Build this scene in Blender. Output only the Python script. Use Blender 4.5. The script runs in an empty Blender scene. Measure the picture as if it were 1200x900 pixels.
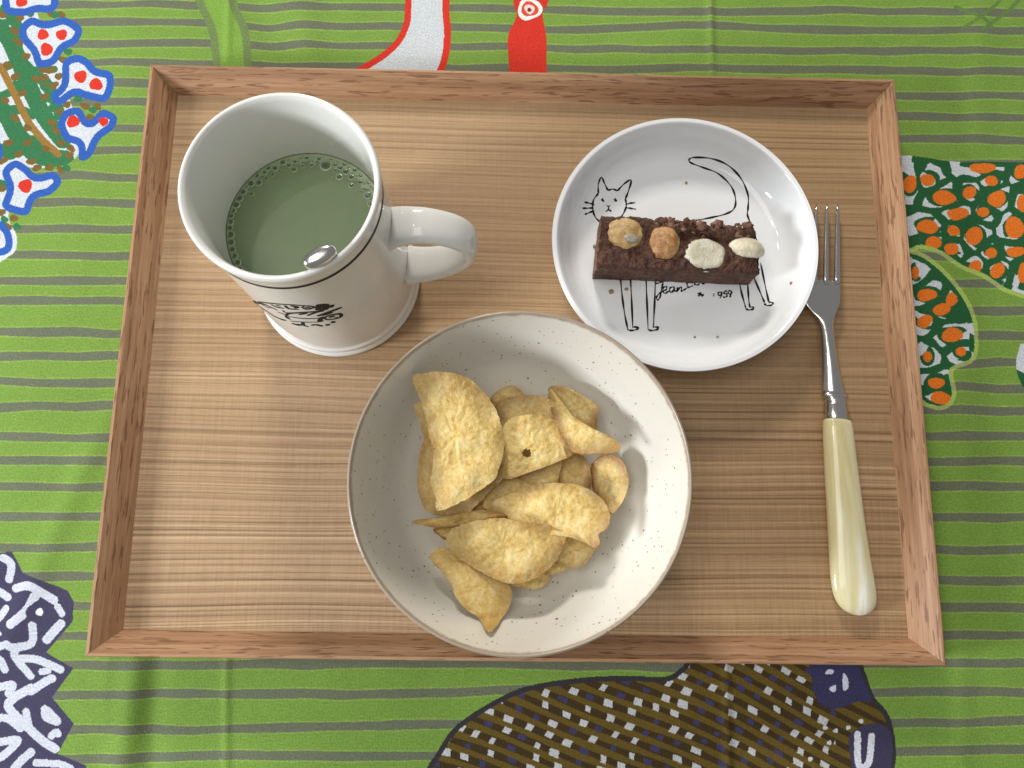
import bpy, bmesh, math, random
import numpy as np
from mathutils import Vector, Matrix
random.seed(7)
rng = np.random.default_rng(11)
scene = bpy.context.scene
C = scene.collection
R = math.radians

# ------------------------------------------------------------------ camera, light, exposure
CAM_LOC = (-0.00858, -0.08173, 0.35652)
CAM_ROT = (0.18718, -0.01519, 0.0126)
cam = bpy.data.objects.new('camera', bpy.data.cameras.new('camera'))
C.objects.link(cam)
cam.location = CAM_LOC
cam.rotation_euler = CAM_ROT
cam.data.sensor_width = 36
cam.data.lens = 27.0
cam.data.clip_start = 0.01
cam.data.clip_end = 50
scene.camera = cam

world = bpy.data.worlds.new("World")
scene.world = world
world.use_nodes = True
bg = world.node_tree.nodes['Background']
bg.inputs['Color'].default_value = (0.97, 0.985, 1.0, 1)
bg.inputs['Strength'].default_value = 0.235

def lamp(name, loc, target, power, sx, sy, col, shape='RECTANGLE'):
    l = bpy.data.lights.new(name, 'AREA')
    l.shape = shape
    l.size = sx
    if shape in ('RECTANGLE', 'ELLIPSE'):
        l.size_y = sy
    l.energy = power
    l.color = col
    o = bpy.data.objects.new(name, l)
    C.objects.link(o)
    o.location = loc
    d = Vector(target) - Vector(loc)
    o.rotation_euler = d.to_track_quat('-Z', 'Y').to_euler()
    return o

# low window on the left, a brighter part of the room beyond the tray, downlights on the ceiling
lamp('window_light', (-0.90, -0.30, 0.43), (0, 0, 0.02), 9.0, 0.20, 0.20, (0.90, 0.95, 1.0))
lamp('room_light', (-0.22, 0.98, 0.62), (0, 0, 0), 7.4, 0.20, 0.16, (1.0, 0.955, 0.89))
lamp('ceiling_light', (-0.5, -0.08, 1.9), (0, 0, 0), 8.0, 1.0, 0.9, (1.0, 0.97, 0.94))
for x, y, p in ((-0.95, 0.42, 0.9), (-0.68, 0.30, 0.9), (-0.62, 0.62, 0.9)):
    lamp('ceiling_light', (x, y, 1.8), (0, 0, 0), p, 0.05, 0.05, (1.0, 0.95, 0.88), 'DISK')

scene.view_settings.view_transform = 'Standard'
scene.view_settings.look = 'None'
scene.view_settings.exposure = 0.20
scene.view_settings.gamma = 1.0

# ------------------------------------------------------------------ camera geometry: pixel of the photo -> point of the place
def rot3(rx, ry, rz):
    cx, sx, cy, sy, cz, sz = math.cos(rx), math.sin(rx), math.cos(ry), math.sin(ry), math.cos(rz), math.sin(rz)
    return (np.array([[cz, -sz, 0], [sz, cz, 0], [0, 0, 1]]) @ np.array([[cy, 0, sy], [0, 1, 0], [-sy, 0, cy]])
            @ np.array([[1, 0, 0], [0, cx, -sx], [0, sx, cx]]))
MR = rot3(*CAM_ROT)
CL = np.array(CAM_LOC)
def ray(u, v):
    return MR @ np.array([(u - 600) / 900, -(v - 450) / 900, -1.0])
def unp(u, v, z):
    d = ray(u, v)
    return CL + d * ((z - CL[2]) / d[2])
def unp_plane(u, v, p0, a, b):          # plane z = p0.z + a(x-x0) + b(y-y0)
    n = np.array([-a, -b, 1.0])
    d = ray(u, v)
    return CL + d * (n @ (np.array(p0) - CL)) / (n @ d)

# ------------------------------------------------------------------ object helpers
def link(name, me, mat=None, parent=None, smooth=True):
    o = bpy.data.objects.new(name, me)
    C.objects.link(o)
    if mat:
        me.materials.append(mat)
    if parent:
        o.parent = parent
    if smooth:
        for p in me.polygons:
            p.use_smooth = True
    return o
def mesh(name, verts, faces):
    me = bpy.data.meshes.new(name)
    me.from_pydata([tuple(map(float, v)) for v in verts], [], faces)
    me.update()
    return me
def tag(o, label=None, cat=None, group=None, kind=None):
    if label: o['label'] = label
    if cat: o['category'] = cat
    if group: o['group'] = group
    if kind: o['kind'] = kind
    return o
def thing(name, label, cat, loc=(0, 0, 0), group=None):
    o = bpy.data.objects.new(name, None)
    o.empty_display_size = 0.01
    C.objects.link(o)
    o.location = loc
    return tag(o, label, cat, group)
def fix_normals(me):
    bm = bmesh.new(); bm.from_mesh(me)
    bmesh.ops.recalc_face_normals(bm, faces=bm.faces)
    bm.to_mesh(me); bm.free()
def catmull(pts, n=6, closed=False):
    P = [np.array(p, float) for p in pts]
    m = len(P)
    out = []
    rngi = range(m if closed else m - 1)
    for i in rngi:
        if closed:
            p0, p1, p2, p3 = P[(i - 1) % m], P[i], P[(i + 1) % m], P[(i + 2) % m]
        else:
            p0, p1, p2, p3 = P[max(i - 1, 0)], P[i], P[i + 1], P[min(i + 2, m - 1)]
        for k in range(n):
            t = k / n
            out.append(0.5 * (2 * p1 + (p2 - p0) * t + (2 * p0 - 5 * p1 + 4 * p2 - p3) * t * t + (3 * p1 - p0 - 3 * p2 + p3) * t ** 3))
    if not closed:
        out.append(P[-1])
    return np.array(out)
def lathe(name, profile, seg=128, center=(0, 0, 0), cap_end=True, wob=0.0):
    """profile: (r, z) pairs from one end to the other; r = 0 ends close."""
    verts, faces = [], []
    rings = []
    for j, (r, z) in enumerate(profile):
        if r < 1e-7:
            rings.append([len(verts)])
            verts.append((center[0], center[1], center[2] + z))
        else:
            ring = []
            for i in range(seg):
                a = 2 * math.pi * i / seg
                rr = r * (1 + wob * math.sin(2 * a + 0.6) + wob * .6 * math.sin(3 * a + 2) + wob * .25 * math.sin(7 * a))
                ring.append(len(verts))
                verts.append((center[0] + rr * math.cos(a), center[1] + rr * math.sin(a), center[2] + z))
            rings.append(ring)
    for A, B in zip(rings[:-1], rings[1:]):
        for i in range(seg):
            k = (i + 1) % seg
            if len(A) == 1 and len(B) > 1:
                faces.append((A[0], B[i], B[k]))
            elif len(B) == 1 and len(A) > 1:
                faces.append((A[i], B[0], A[k]))
            elif len(A) > 1:
                faces.append((A[i], B[i], B[k], A[k]))
    me = mesh(name, verts, faces)
    fix_normals(me)
    return me
def smooth_profile(pts, n=6):
    return [(max(0.0, p[0]), p[1]) for p in catmull(pts, n)]
def sweep(path, section_fn, closed_section=True, caps=True, name='sweep', up=(0, 0, 1)):
    """section_fn(i, t) -> list of (side, up) offsets; path: points."""
    P = np.array(path, float)
    n = len(P)
    verts, faces = [], []
    T = np.gradient(P, axis=0)
    T /= np.linalg.norm(T, axis=1)[:, None]
    m = None
    for i in range(n):
        u = np.array(up if not callable(up) else up(i / (n - 1)), float)
        s = np.cross(T[i], u); s /= np.linalg.norm(s)
        w = np.cross(s, T[i])
        sec = section_fn(i, i / (n - 1))
        m = len(sec)
        for a, b in sec:
            verts.append(P[i] + s * a + w * b)
    for i in range(n - 1):
        for k in range(m):
            q = (k + 1) % m
            faces.append((i * m + k, i * m + q, (i + 1) * m + q, (i + 1) * m + k))
    if caps:
        faces.append(tuple(range(m))[::-1])
        faces.append(tuple((n - 1) * m + k for k in range(m)))
    me = mesh(name, verts, faces)
    fix_normals(me)
    return me
def superellipse(a, b, p=2.6, n=20):
    out = []
    for k in range(n):
        t = 2 * math.pi * k / n
        c, s = math.cos(t), math.sin(t)
        out.append((a * math.copysign(abs(c) ** (2 / p), c), b * math.copysign(abs(s) ** (2 / p), s)))
    return out
def add_ribbon(V, F, pts3, normals, w):
    """flat printed stroke lying on a surface; w = width or list of widths."""
    P = np.array(pts3); N = np.array(normals)
    n = len(P)
    if n < 2: return
    T = np.gradient(P, axis=0)
    T /= np.linalg.norm(T, axis=1)[:, None] + 1e-12
    W = np.full(n, w) if np.isscalar(w) else np.array(w)
    S = np.cross(T, N); S /= np.linalg.norm(S, axis=1)[:, None] + 1e-12
    b = len(V)
    for i in range(n):
        V.append(P[i] - S[i] * W[i] / 2)
        V.append(P[i] + S[i] * W[i] / 2)
    for i in range(n - 1):
        F.append((b + 2 * i, b + 2 * i + 1, b + 2 * i + 3, b + 2 * i + 2))

# ------------------------------------------------------------------ material helpers
def material(name):
    m = bpy.data.materials.new(name)
    m.use_nodes = True
    nt = m.node_tree
    return m, nt, nt.nodes['Principled BSDF']
class NB:
    def __init__(s, nt): s.nt = nt
    def n(s, t, **kw):
        nd = s.nt.nodes.new(t)
        for k, v in kw.items(): setattr(nd, k, v)
        return nd
    def l(s, a, b): s.nt.links.new(a, b)
    def setin(s, sock, v):
        if hasattr(v, 'is_output'): s.l(v, sock)
        else: sock.default_value = v
    def math(s, op, a, b=None, c=None, clamp=False):
        nd = s.n('ShaderNodeMath', operation=op, use_clamp=clamp)
        s.setin(nd.inputs[0], a)
        if b is not None: s.setin(nd.inputs[1], b)
        if c is not None: s.setin(nd.inputs[2], c)
        return nd.outputs[0]
    def mapping(s, vec, scale=(1, 1, 1), loc=(0, 0, 0), rot=(0, 0, 0)):
        nd = s.n('ShaderNodeMapping')
        s.l(vec, nd.inputs['Vector'])
        s.setin(nd.inputs['Scale'], scale); s.setin(nd.inputs['Location'], loc); s.setin(nd.inputs['Rotation'], rot)
        return nd.outputs[0]
    def noise(s, vec, scale=1, detail=2, rough=0.5, dist=0.0, dim='3D'):
        nd = s.n('ShaderNodeTexNoise', noise_dimensions=dim)
        s.l(vec, nd.inputs['Vector'])
        nd.inputs['Scale'].default_value = scale; nd.inputs['Detail'].default_value = detail
        nd.inputs['Roughness'].default_value = rough; nd.inputs['Distortion'].default_value = dist
        return nd.outputs['Fac']
    def ramp(s, fac, stops, interp='LINEAR'):
        nd = s.n('ShaderNodeValToRGB')
        cr = nd.color_ramp
        cr.interpolation = interp
        while len(cr.elements) < len(stops): cr.elements.new(0.5)
        for e, (p, c) in zip(cr.elements, stops):
            e.position = p
            e.color = (c, c, c, 1) if np.isscalar(c) else (c[0], c[1], c[2], 1)
        s.l(fac, nd.inputs[0])
        return nd.outputs[0]
    def mix(s, fac, a, b, blend='MIX'):
        nd = s.n('ShaderNodeMix', data_type='RGBA', blend_type=blend)
        s.setin(nd.inputs[0], fac)
        for sock, v in ((nd.inputs[6], a), (nd.inputs[7], b)):
            if hasattr(v, 'is_output'): s.l(v, sock)
            else: sock.default_value = (v[0], v[1], v[2], 1)
        return nd.outputs[2]
    def bump(s, h, strength=0.3, dist=0.001, normal=None):
        nd = s.n('ShaderNodeBump')
        nd.inputs['Strength'].default_value = strength; nd.inputs['Distance'].default_value = dist
        s.l(h, nd.inputs['Height'])
        if normal is not None: s.l(normal, nd.inputs['Normal'])
        return nd.outputs[0]
def srgb(r, g, b):
    f = lambda c: (c / 255 / 12.92) if c / 255 <= 0.04045 else ((c / 255 + 0.055) / 1.055) ** 2.4
    return (f(r), f(g), f(b))

# ------------------------------------------------------------------ the printed cotton cloth
TEX_X0, TEX_X1, TEX_Y0, TEX_Y1 = -0.50, 0.50, -0.40, 0.40
RES = 0.0003
TW, TH = int((TEX_X1 - TEX_X0) / RES), int((TEX_Y1 - TEX_Y0) / RES)
def build_print():
    xs = TEX_X0 + (np.arange(TW) + 0.5) * RES
    ys = TEX_Y0 + (np.arange(TH) + 0.5) * RES
    X, Y = np.meshgrid(xs.astype(np.float32), ys.astype(np.float32))
    D0, D1, D2 = X - CL[0], Y - CL[1], np.float32(-CL[2])
    q0 = D0 * MR[0, 0] + D1 * MR[1, 0] + D2 * MR[2, 0]
    q1 = D0 * MR[0, 1] + D1 * MR[1, 1] + D2 * MR[2, 1]
    q2 = D0 * MR[0, 2] + D1 * MR[1, 2] + D2 * MR[2, 2]
    U = (600 - 900 * q0 / q2).astype(np.float32)
    V = (450 + 900 * q1 / q2).astype(np.float32)
    del D0, D1, q0, q1, q2, X, Y
    img = np.zeros((TH, TW, 3), np.float32)
    GREEN, GREY = np.array([112, 144, 58.]) / 255, np.array([99, 105, 83.]) / 255
    # stripes: measured along the left and the right edge of the frame
    L = [3, 26, 50, 74, 97, 121, 148, 177, 208, 237, 268, 297, 327, 354, 386, 416, 447, 476, 512, 540, 573, 606, 642, 674, 711, 746, 780, 814, 857, 890]
    Rr = [15, 37, 62, 83, 110, 137, 165, 192, 220, 247, 275, 302, 333, 362, 393, 425, 453, 481, 511, 541, 573, 607, 641, 679, 712, 744, 777, 810, 845, 878]
    r1 = random.Random(3)
    while L[0] > -700:
        L.insert(0, L[0] - 24 - r1.random() * 5); Rr.insert(0, Rr[0] - 25 - r1.random() * 3)
    while L[-1] < 1700:
        L.append(L[-1] + 33 + r1.random() * 8); Rr.append(Rr[-1] + 33 + r1.random() * 5)
    L, Rr = np.array(L, np.float32), np.array(Rr, np.float32)
    # low frequency wobble of the hand drawn stripe edges
    def wob(seed, step, amp):
        g = np.random.default_rng(seed)
        n = 400
        return np.interp((U + 900) / step, np.arange(n), g.normal(0, amp, n)).astype(np.float32)
    t = (U - 20) / 1160
    tc = np.clip(t, -0.4, 1.4)
    G = np.zeros(U.shape, np.float32)
    dist = np.full(U.shape, 99, np.float32)
    for i in range(len(L)):
        c = L[i] + (Rr[i] - L[i]) * tc + wob(100 + i, 45, 0.8) + wob(300 + i, 170, 1.6)
        hw = 4.6 + 0.0011 * np.clip(V, 0, 900) + wob(700 + i, 35, 0.35)
        dist = np.minimum(dist, np.abs(V - c) - hw)
        del c
    grey = dist < 0
    img[:] = GREEN
    img[grey] = GREY
    edge = (dist > -0.3) & (dist < 1.6)
    img[edge] = img[edge] * 0.80 + np.array([185, 205, 110]) / 255 * 0.20     # unprinted thread showing at the stripe edge
    del dist, edge, grey, G

    # --- drawing in photo pixels, each shape in its own small window
    corners = {}
    def window(pts, pad):
        pts = np.array(pts, float)
        cs = []
        for u in (pts[:, 0].min() - pad, pts[:, 0].max() + pad):
            for v in (pts[:, 1].min() - pad, pts[:, 1].max() + pad):
                cs.append(unp(u, v, 0)[:2])
        cs = np.array(cs)
        i0 = int(np.clip((cs[:, 0].min() - TEX_X0) / RES - 1, 0, TW)); i1 = int(np.clip((cs[:, 0].max() - TEX_X0) / RES + 2, 0, TW))
        j0 = int(np.clip((cs[:, 1].min() - TEX_Y0) / RES - 1, 0, TH)); j1 = int(np.clip((cs[:, 1].max() - TEX_Y0) / RES + 2, 0, TH))
        return slice(j0, j1), slice(i0, i1)
    def inside(pts, u, v):
        r = np.zeros(u.shape, bool)
        n = len(pts)
        for i in range(n):
            x0, y0 = pts[i]; x1, y1 = pts[(i + 1) % n]
            if y0 == y1: continue
            c = ((y0 > v) != (y1 > v)) & (u < (x1 - x0) * (v - y0) / (y1 - y0) + x0)
            r ^= c
        return r
    def segdist(pts, u, v, closed=False):
        d = np.full(u.shape, 1e9, np.float32)
        n = len(pts)
        for i in range(n if closed else n - 1):
            x0, y0 = pts[i]; x1, y1 = pts[(i + 1) % n]
            dx, dy = x1 - x0, y1 - y0
            tt = np.clip(((u - x0) * dx + (v - y0) * dy) / (dx * dx + dy * dy + 1e-9), 0, 1)
            d = np.minimum(d, np.hypot(u - x0 - tt * dx, v - y0 - tt * dy))
        return d
    def col(c): return np.array(c, np.float32) / 255
    def fill(pts, c, smooth=True, mask=None):
        p = catmull(pts, 5, True) if smooth else np.array(pts, float)
        s = window(p, 3)
        m = inside(p, U[s], V[s])
        if mask is not None: m &= mask(U[s], V[s])
        img[s][m] = col(c)
    def stroke(pts, w, c, smooth=True, closed=False, inside_of=None):
        p = catmull(pts, 5, closed) if smooth else np.array(pts, float)
        s = window(p, w + 2)
        m = segdist(p, U[s], V[s], closed) < w / 2
        if inside_of is not None: m &= inside(inside_of, U[s], V[s])
        img[s][m] = col(c)
    def dot(x, y, rx, ry, c, a=0.0, inside_of=None):
        s = window([(x - rx - ry, y - rx - ry), (x + rx + ry, y + rx + ry)], 1)
        du, dv = U[s] - x, V[s] - y
        p, q = du * math.cos(a) + dv * math.sin(a), -du * math.sin(a) + dv * math.cos(a)
        th = np.arctan2(q, p)
        k = r1.random() * 6
        m = (p / rx) ** 2 + (q / ry) ** 2 < 1 + 0.16 * np.sin(3 * th + k) + 0.1 * np.sin(2 * th + 2 * k)
        if inside_of is not None: m &= inside(inside_of, U[s], V[s])
        img[s][m] = col(c)
    BLUE, WHITE, RED = (40, 84, 164), (192, 197, 202), (196, 44, 26)
    LEAF, BROWN, OLIVE = (46, 108, 66), (110, 86, 38), (100, 80, 24)
    DGREEN, ORANGE, NAVY = (26, 84, 44), (214, 108, 24), (60, 56, 82)

    # --- upper left: flower head with blue trefoils
    k3 = lambda P, ox=0, oy=0: [(x / 3 + ox, y / 3 + oy) for x, y in P]
    field = k3([(-150, -60), (120, -60), (130, 40), (180, 150), (230, 230), (240, 330), (270, 420), (285, 520), (240, 575), (150, 590), (60, 600), (30, 760), (60, 830), (30, 900), (-150, 900)])
    fill(field, WHITE)
    fp = catmull(field, 5, True)
    for P, w in (([(-60, 60), (20, 120), (60, 200), (100, 300), (150, 400), (220, 490)], 15), ([(-60, 330), (20, 400), (60, 470), (130, 540), (230, 560)], 16),
                 ([(20, 30), (60, 90), (60, 180), (100, 240), (170, 300), (210, 400)], 10), ([(60, 210), (0, 240)], 7), ([(80, 290), (10, 330), (-30, 330)], 7),
                 ([(100, 240), (190, 240)], 6), ([(120, 330), (190, 350)], 6), ([(110, 400), (60, 380), (0, 390)], 8), ([(150, 420), (210, 440)], 8),
                 ([(60, 470), (40, 540), (0, 520)], 9), ([(30, 520), (110, 490), (170, 530)], 9), ([(50, 290), (120, 300)], 6), ([(0, 80), (50, 70)], 6),
                 ([(160, 400), (190, 350), (150, 300)], 6), ([(-20, 640), (20, 650)], 8)):
        stroke(k3(P), w * 1.35, LEAF, inside_of=fp)
    stroke(k3([(0, 230), (45, 320), (95, 420), (150, 490), (205, 540)]), 8.5, (139, 104, 44))
    rd = random.Random(5)
    dots = [(68, 58), (50, 105), (62, 143), (90, 193), (222, 208), (178, 243), (155, 268), (125, 272), (205, 265), (160, 298), (188, 296), (50, 265), (75, 322), (15, 348), (155, 335), (50, 410),
            (95, 445), (182, 428), (210, 390), (198, 458), (28, 498), (95, 498), (65, 540), (160, 520), (215, 500), (245, 545), (110, 566), (175, 588), (130, 588), (10, 562), (300, 372), (345, 375), (318, 412),
            (235, 365), (215, 595), (50, 765), (25, 795), (5, 745), (215, 50), (180, 45), (25, 225), (10, 50), (150, 240), (250, 520), (5, 660)]
    for x, y in dots:
        dot(x / 3, y / 3, 5.0 + rd.random() * 1.2, 3.9, BROWN, rd.random() * 1.2 - .6)
    for x, y in ((240, 180), (195, 50), (275, 345), (328, 385), (235, 590), (60, 795), (15, 770), (105, 45), (160, 305)):
        dot(x / 3, y / 3, 5, 4, LEAF, .3)
    fl = [([(10, -80), (60, -110), (190, -60), (205, 10), (180, 40), (130, 40), (90, 52), (40, 50), (12, 30)], [(75, 3, 20)]),
          ([(70, 90), (110, 58), (160, 72), (230, 60), (290, 100), (272, 150), (225, 175), (190, 222), (130, 230), (108, 180), (72, 135)], [(150, 118, 20), (217, 120, 20), (162, 170, 23)]),
          ([(222, 215), (268, 192), (312, 208), (342, 240), (396, 258), (402, 310), (372, 358), (300, 345), (262, 335), (205, 368), (178, 330), (215, 290)], [(285, 268, 23), (340, 297, 23)]),
          ([(204, 435), (225, 388), (280, 378), (315, 422), (362, 386), (412, 410), (402, 452), (352, 492), (322, 550), (282, 562), (274, 512), (228, 490)], [(257, 425, 23), (366, 427, 17)]),
          ([(8, 600), (50, 562), (92, 580), (130, 612), (190, 603), (217, 640), (180, 682), (125, 700), (100, 752), (48, 748), (8, 722), (25, 660)], [(90, 652, 25)]),
          ([(-60, 800), (0, 775), (38, 815), (42, 870), (10, 895), (-60, 890)], [(-20, 830, 20)]),
          ([(-60, 480), (-10, 490), (8, 520), (0, 560), (-60, 560)], [])]
    for P, ds in fl:
        p = k3(P)
        fill(p, BLUE)
        pc = catmull(p, 5, True)
        s = window(pc, 2)
        m = inside(pc, U[s], V[s]) & (segdist(pc, U[s], V[s], True) > 8.6)
        img[s][m] = col(WHITE)
        for x, y, r in ds: dot(x / 3, y / 3, r / 3, r / 3 * .92, RED, .4)
    # pale stem that leaves the flower, with a printed grey line on both sides
    stemL, stemR = k3([(680, -150), (715, 0), (762, 110), (778, 240)]), k3([(780, -150), (805, 0), (850, 110), (862, 240)])
    fill(stemL + stemR[::-1], (116, 152, 60), smooth=False)
    stroke([(x - 4, y) for x, y in stemL], 9, (104, 124, 72)); stroke([(x + 4, y) for x, y in stemR], 9, (104, 124, 72))
    for P in ([(1130, 32), (1150, 20), (1172, 0), (1190, -30)], [(1150, 36), (1180, 14), (1200, -6)], [(1120, 8), (1150, 22), (1162, 34)]):
        stroke(P, 4, (92, 122, 58))
    # bird's neck and head in red and white, running under the tray
    wl, wr = [(484, -120), (479, 0), (476, 30), (461, 55), (427, 79), (380, 100)], [(528, -120), (523, 0), (525, 42), (519, 78), (500, 110)]
    fill(wl + wr[::-1], (190, 195, 197), smooth=False)
    stroke(wl, 7.5, RED); stroke(wr, 8, RED)
    fill([(600, 120), (597, 78), (596, 42), (606, 18), (602, 2), (600, -60), (646, -60), (643, 0), (636, 14), (641, 45), (641, 80), (645, 120)], RED)
    dot(621, 10, 14, 13, (230, 226, 220)); dot(621, 10, 9.5, 9, (205, 70, 45)); dot(621, 10, 6, 5.5, (232, 205, 195)); dot(621, 11, 2.5, 2.5, (120, 40, 30))

    # --- right: leaves in dark green, orange and white
    kr = lambda P: [(1030 + x / 2.571, 150 + y / 2.571) for x, y in P]
    leaves = []
    for leaf, hl in ((kr([(20, 96), (250, 102), (437, 104), (620, 110), (640, 560), (500, 520), (437, 500), (380, 480), (320, 440), (250, 410), (190, 368), (130, 350), (60, 345)]), True),
                 (kr([(40, 380), (100, 378), (150, 400), (215, 460), (268, 540), (285, 610), (278, 690), (212, 725), (218, 800), (200, 832), (165, 834), (120, 800), (60, 640)]), True),
                 (kr([(437, 650), (420, 670), (412, 720), (430, 775), (470, 800), (520, 700)]), False)):
        leaves.append(leaf)
        s = window(leaf, 14)
        pc = catmull(leaf, 5, True)
        if hl:
            m = (segdist(pc, U[s], V[s], True) < 5) & ~inside(pc, U[s], V[s]) & (V[s] > 272)
            img[s][m] = img[s][m] * 0.45 + col((190, 205, 110)) * 0.55
        img[s][inside(pc, U[s], V[s])] = col(DGREEN)
    ob = [(95, 165, 19, 26), (153, 153, 20, 17), (200, 208, 34, 20), (240, 258, 28, 18), (152, 295, 30, 20), (163, 347, 24, 18), (228, 310, 16, 15), (222, 360, 22, 16), (290, 325, 24, 26), (273, 195, 19, 17),
          (340, 160, 17, 16), (315, 121, 34, 15), (357, 213, 27, 21), (318, 253, 17, 14), (408, 300, 27, 32), (412, 371, 26, 15), (340, 375, 16, 15), (293, 421, 18, 19), (357, 429, 21, 20), (425, 132, 20, 20),
          (433, 230, 16, 26), (432, 430, 12, 30), (470, 300, 24, 22), (480, 190, 25, 18), (500, 420, 25, 22), (560, 250, 26, 28), (540, 350, 25, 18),
          (112, 434, 10, 16), (148, 502, 30, 17), (192, 545, 24, 16), (220, 515, 16, 18), (140, 580, 22, 19), (222, 625, 30, 20), (245, 672, 14, 13), (146, 688, 13, 16), (170, 765, 22, 15), (185, 815, 34, 18)]
    wb = [(195, 120, 20, 11), (122, 120, 12, 6), (255, 150, 22, 14), (180, 163, 16, 20), (160, 225, 22, 30), (225, 232, 16, 10), (300, 190, 14, 30), (310, 165, 30, 9), (400, 185, 18, 12), (290, 250, 14, 22),
          (345, 300, 36, 9), (260, 275, 14, 12), (350, 335, 28, 12), (190, 300, 20, 22), (200, 275, 34, 9), (205, 340, 12, 12), (372, 405, 28, 18), (320, 290, 16, 8), (400, 240, 24, 9), (395, 150, 14, 30),
          (425, 340, 26, 10), (265, 365, 8, 8), (290, 373, 6, 4), (240, 385, 9, 16), (405, 465, 18, 12), (330, 240, 26, 10), (433, 500, 10, 14), (95, 212, 8, 8),
          (155, 445, 14, 22), (130, 458, 16, 8), (165, 545, 24, 12), (235, 555, 30, 14), (160, 630, 13, 13), (205, 680, 8, 18), (180, 715, 16, 6), (135, 660, 8, 8), (240, 720, 34, 9), (190, 745, 20, 7), (205, 590, 12, 10)]
    OB = [(1030 + x / 2.571, 150 + y / 2.571, a / 2.571, b / 2.571) for x, y, a, b in ob]
    for leaf in leaves:
        s = window(leaf, 3)
        pc = catmull(leaf, 5, True)
        u, v = U[s], V[s]
        ins = inside(pc, u, v); ed = segdist(pc, u, v, True)
        f1 = np.full(u.shape, 1e3, np.float32); f2 = f1.copy()
        for x, y, a, b in OB:
            d = (np.sqrt(((u - x) / a) ** 2 + ((v - y) / b) ** 2) - 1) * min(a, b)
            f2 = np.minimum(f2, np.maximum(f1, d)); f1 = np.minimum(f1, d)
        wb_ = 1.6 * np.sin(u / 5.3 + 1.7 * np.sin(v / 7.1)) + 1.4 * np.sin(v / 4.7 + 1.3 * np.sin(u / 6.3))
        side = np.sin(u / 9.1 + 2.0 * np.sin(v / 13.0)) + np.sin(v / 8.3 + 1.5 * np.sin(u / 11.0))
        green = ((f2 - f1) + wb_ < 6.6) | ((f1 + .5 * wb_ < 3.8) & (side > -.5)) | (ed < 5.5 + wb_ * .5) | (f1 > 11)
        img[s][ins & ~green] = col((192, 196, 200))
        m = ins & (f1 > 7.5 + wb_) & (f2 - f1 > 9)
        img[s][m] = col((192, 196, 200))
        m = ins & (f1 < .5 * wb_ + .5)
        img[s][m] = col(ORANGE)
    # --- lower left: white bird with a dark violet network
    body = k3([(-300, 120), (-60, 150), (45, 138), (85, 212), (240, 275), (262, 318), (256, 385), (165, 492), (260, 548), (186, 650), (262, 742), (205, 848), (305, 890), (300, 960), (380, 1040), (300, 1200), (-300, 1200)], 0, 600)
    fill(body, NAVY, smooth=False)
    chan = [([(14, 160), (42, 182), (36, 235)], 24), ([(62, 266), (110, 258), (160, 288), (192, 308)], 26), ([(205, 332), (220, 356)], 20), ([(128, 296), (100, 345), (45, 392)], 28), ([(-40, 262), (0, 278), (32, 298)], 24), ([(-40, 390), (0, 372), (26, 338)], 22),
            ([(168, 446), (206, 402), (216, 392)], 28), ([(118, 396), (119, 445), (104, 466), (50, 474), (30, 462)], 24), ([(72, 470), (56, 505), (112, 575)], 22), ([(75, 514), (130, 516), (215, 552)], 24), ([(112, 628), (170, 590), (186, 584)], 26), ([(150, 560), (172, 556)], 20),
            ([(112, 618), (52, 652), (34, 684), (84, 738), (150, 800), (196, 830)], 28), ([(-40, 470), (0, 470), (12, 468)], 24), ([(-40, 530), (4, 515), (22, 552)], 22), ([(-40, 625), (10, 612), (48, 606), (34, 636)], 24), ([(160, 690), (165, 720), (205, 735), (170, 695)], 22), ([(184, 785), (200, 772), (206, 778)], 22),
            ([(95, 700), (104, 745)], 22), ([(-40, 730), (24, 722), (74, 758)], 24), ([(-40, 815), (20, 804), (66, 800), (20, 850), (-20, 870)], 24), ([(112, 842), (70, 880), (40, 920)], 26), ([(130, 880), (210, 884), (250, 900)], 22), ([(-40, 930), (10, 940), (60, 960)], 24), ([(90, 930), (180, 950), (240, 940)], 24), ([(0, 1000), (120, 1000), (250, 1020)], 26), ([(-60, 180), (-20, 220), (-40, 320)], 26)]
    for P, w in chan: stroke(k3(P, 0, 600), w / 3 + 1.4, (192, 196, 206), inside_of=body)
    dot(143 / 3, 600 + 350 / 3, 14, 14, NAVY); dot(143 / 3, 600 + 350 / 3, 4.3, 4.3, (222, 226, 234))
    dot(2, 742, 2.5, 2.5, (222, 226, 234))
    # --- lower right: dark brown bird with olive bands and white flecks
    k2 = lambda P: [(480 + x / 2, 740 + y / 2) for x, y in P]
    bird = k2([(-60, 620), (-20, 470), (40, 325), (62, 288), (112, 218), (220, 150), (300, 122), (420, 106), (520, 103), (600, 105), (640, 82), (700, 40), (1030, 40), (1068, 90), (1090, 150), (1128, 200), (1142, 280), (1130, 340), (1080, 420), (900, 560), (500, 700), (100, 700)])
    BODY = (58, 43, 16)
    bc = catmull(bird, 5, True)
    s = window(bc, 3)
    ins = inside(bc, U[s], V[s]); ed = segdist(bc, U[s], V[s], True)
    img[s][ins] = col((47, 44, 48))
    inner = ins & (ed > 6)
    img[s][inner] = col(BODY)
    x2, y2 = (U[s] - 480) * 2, (V[s] - 740) * 2
    # olive bands falling to the right, following the back
    w_ = (y2 - 0.42 * x2 - 0.00012 * (x2 - 500) ** 2 + 6 * np.sin(x2 / 90)) / 33.0
    fr = w_ - np.floor(w_)
    band = inner & (np.abs(fr - 0.5) < 0.25 + 0.05 * np.sin(x2 / 37 + w_))
    img[s][band] = col((94, 76, 22))
    # flecks on the dark bands between
    row = np.floor(w_ + 0.5)
    off = (row * 0.37) % 1.0
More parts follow.
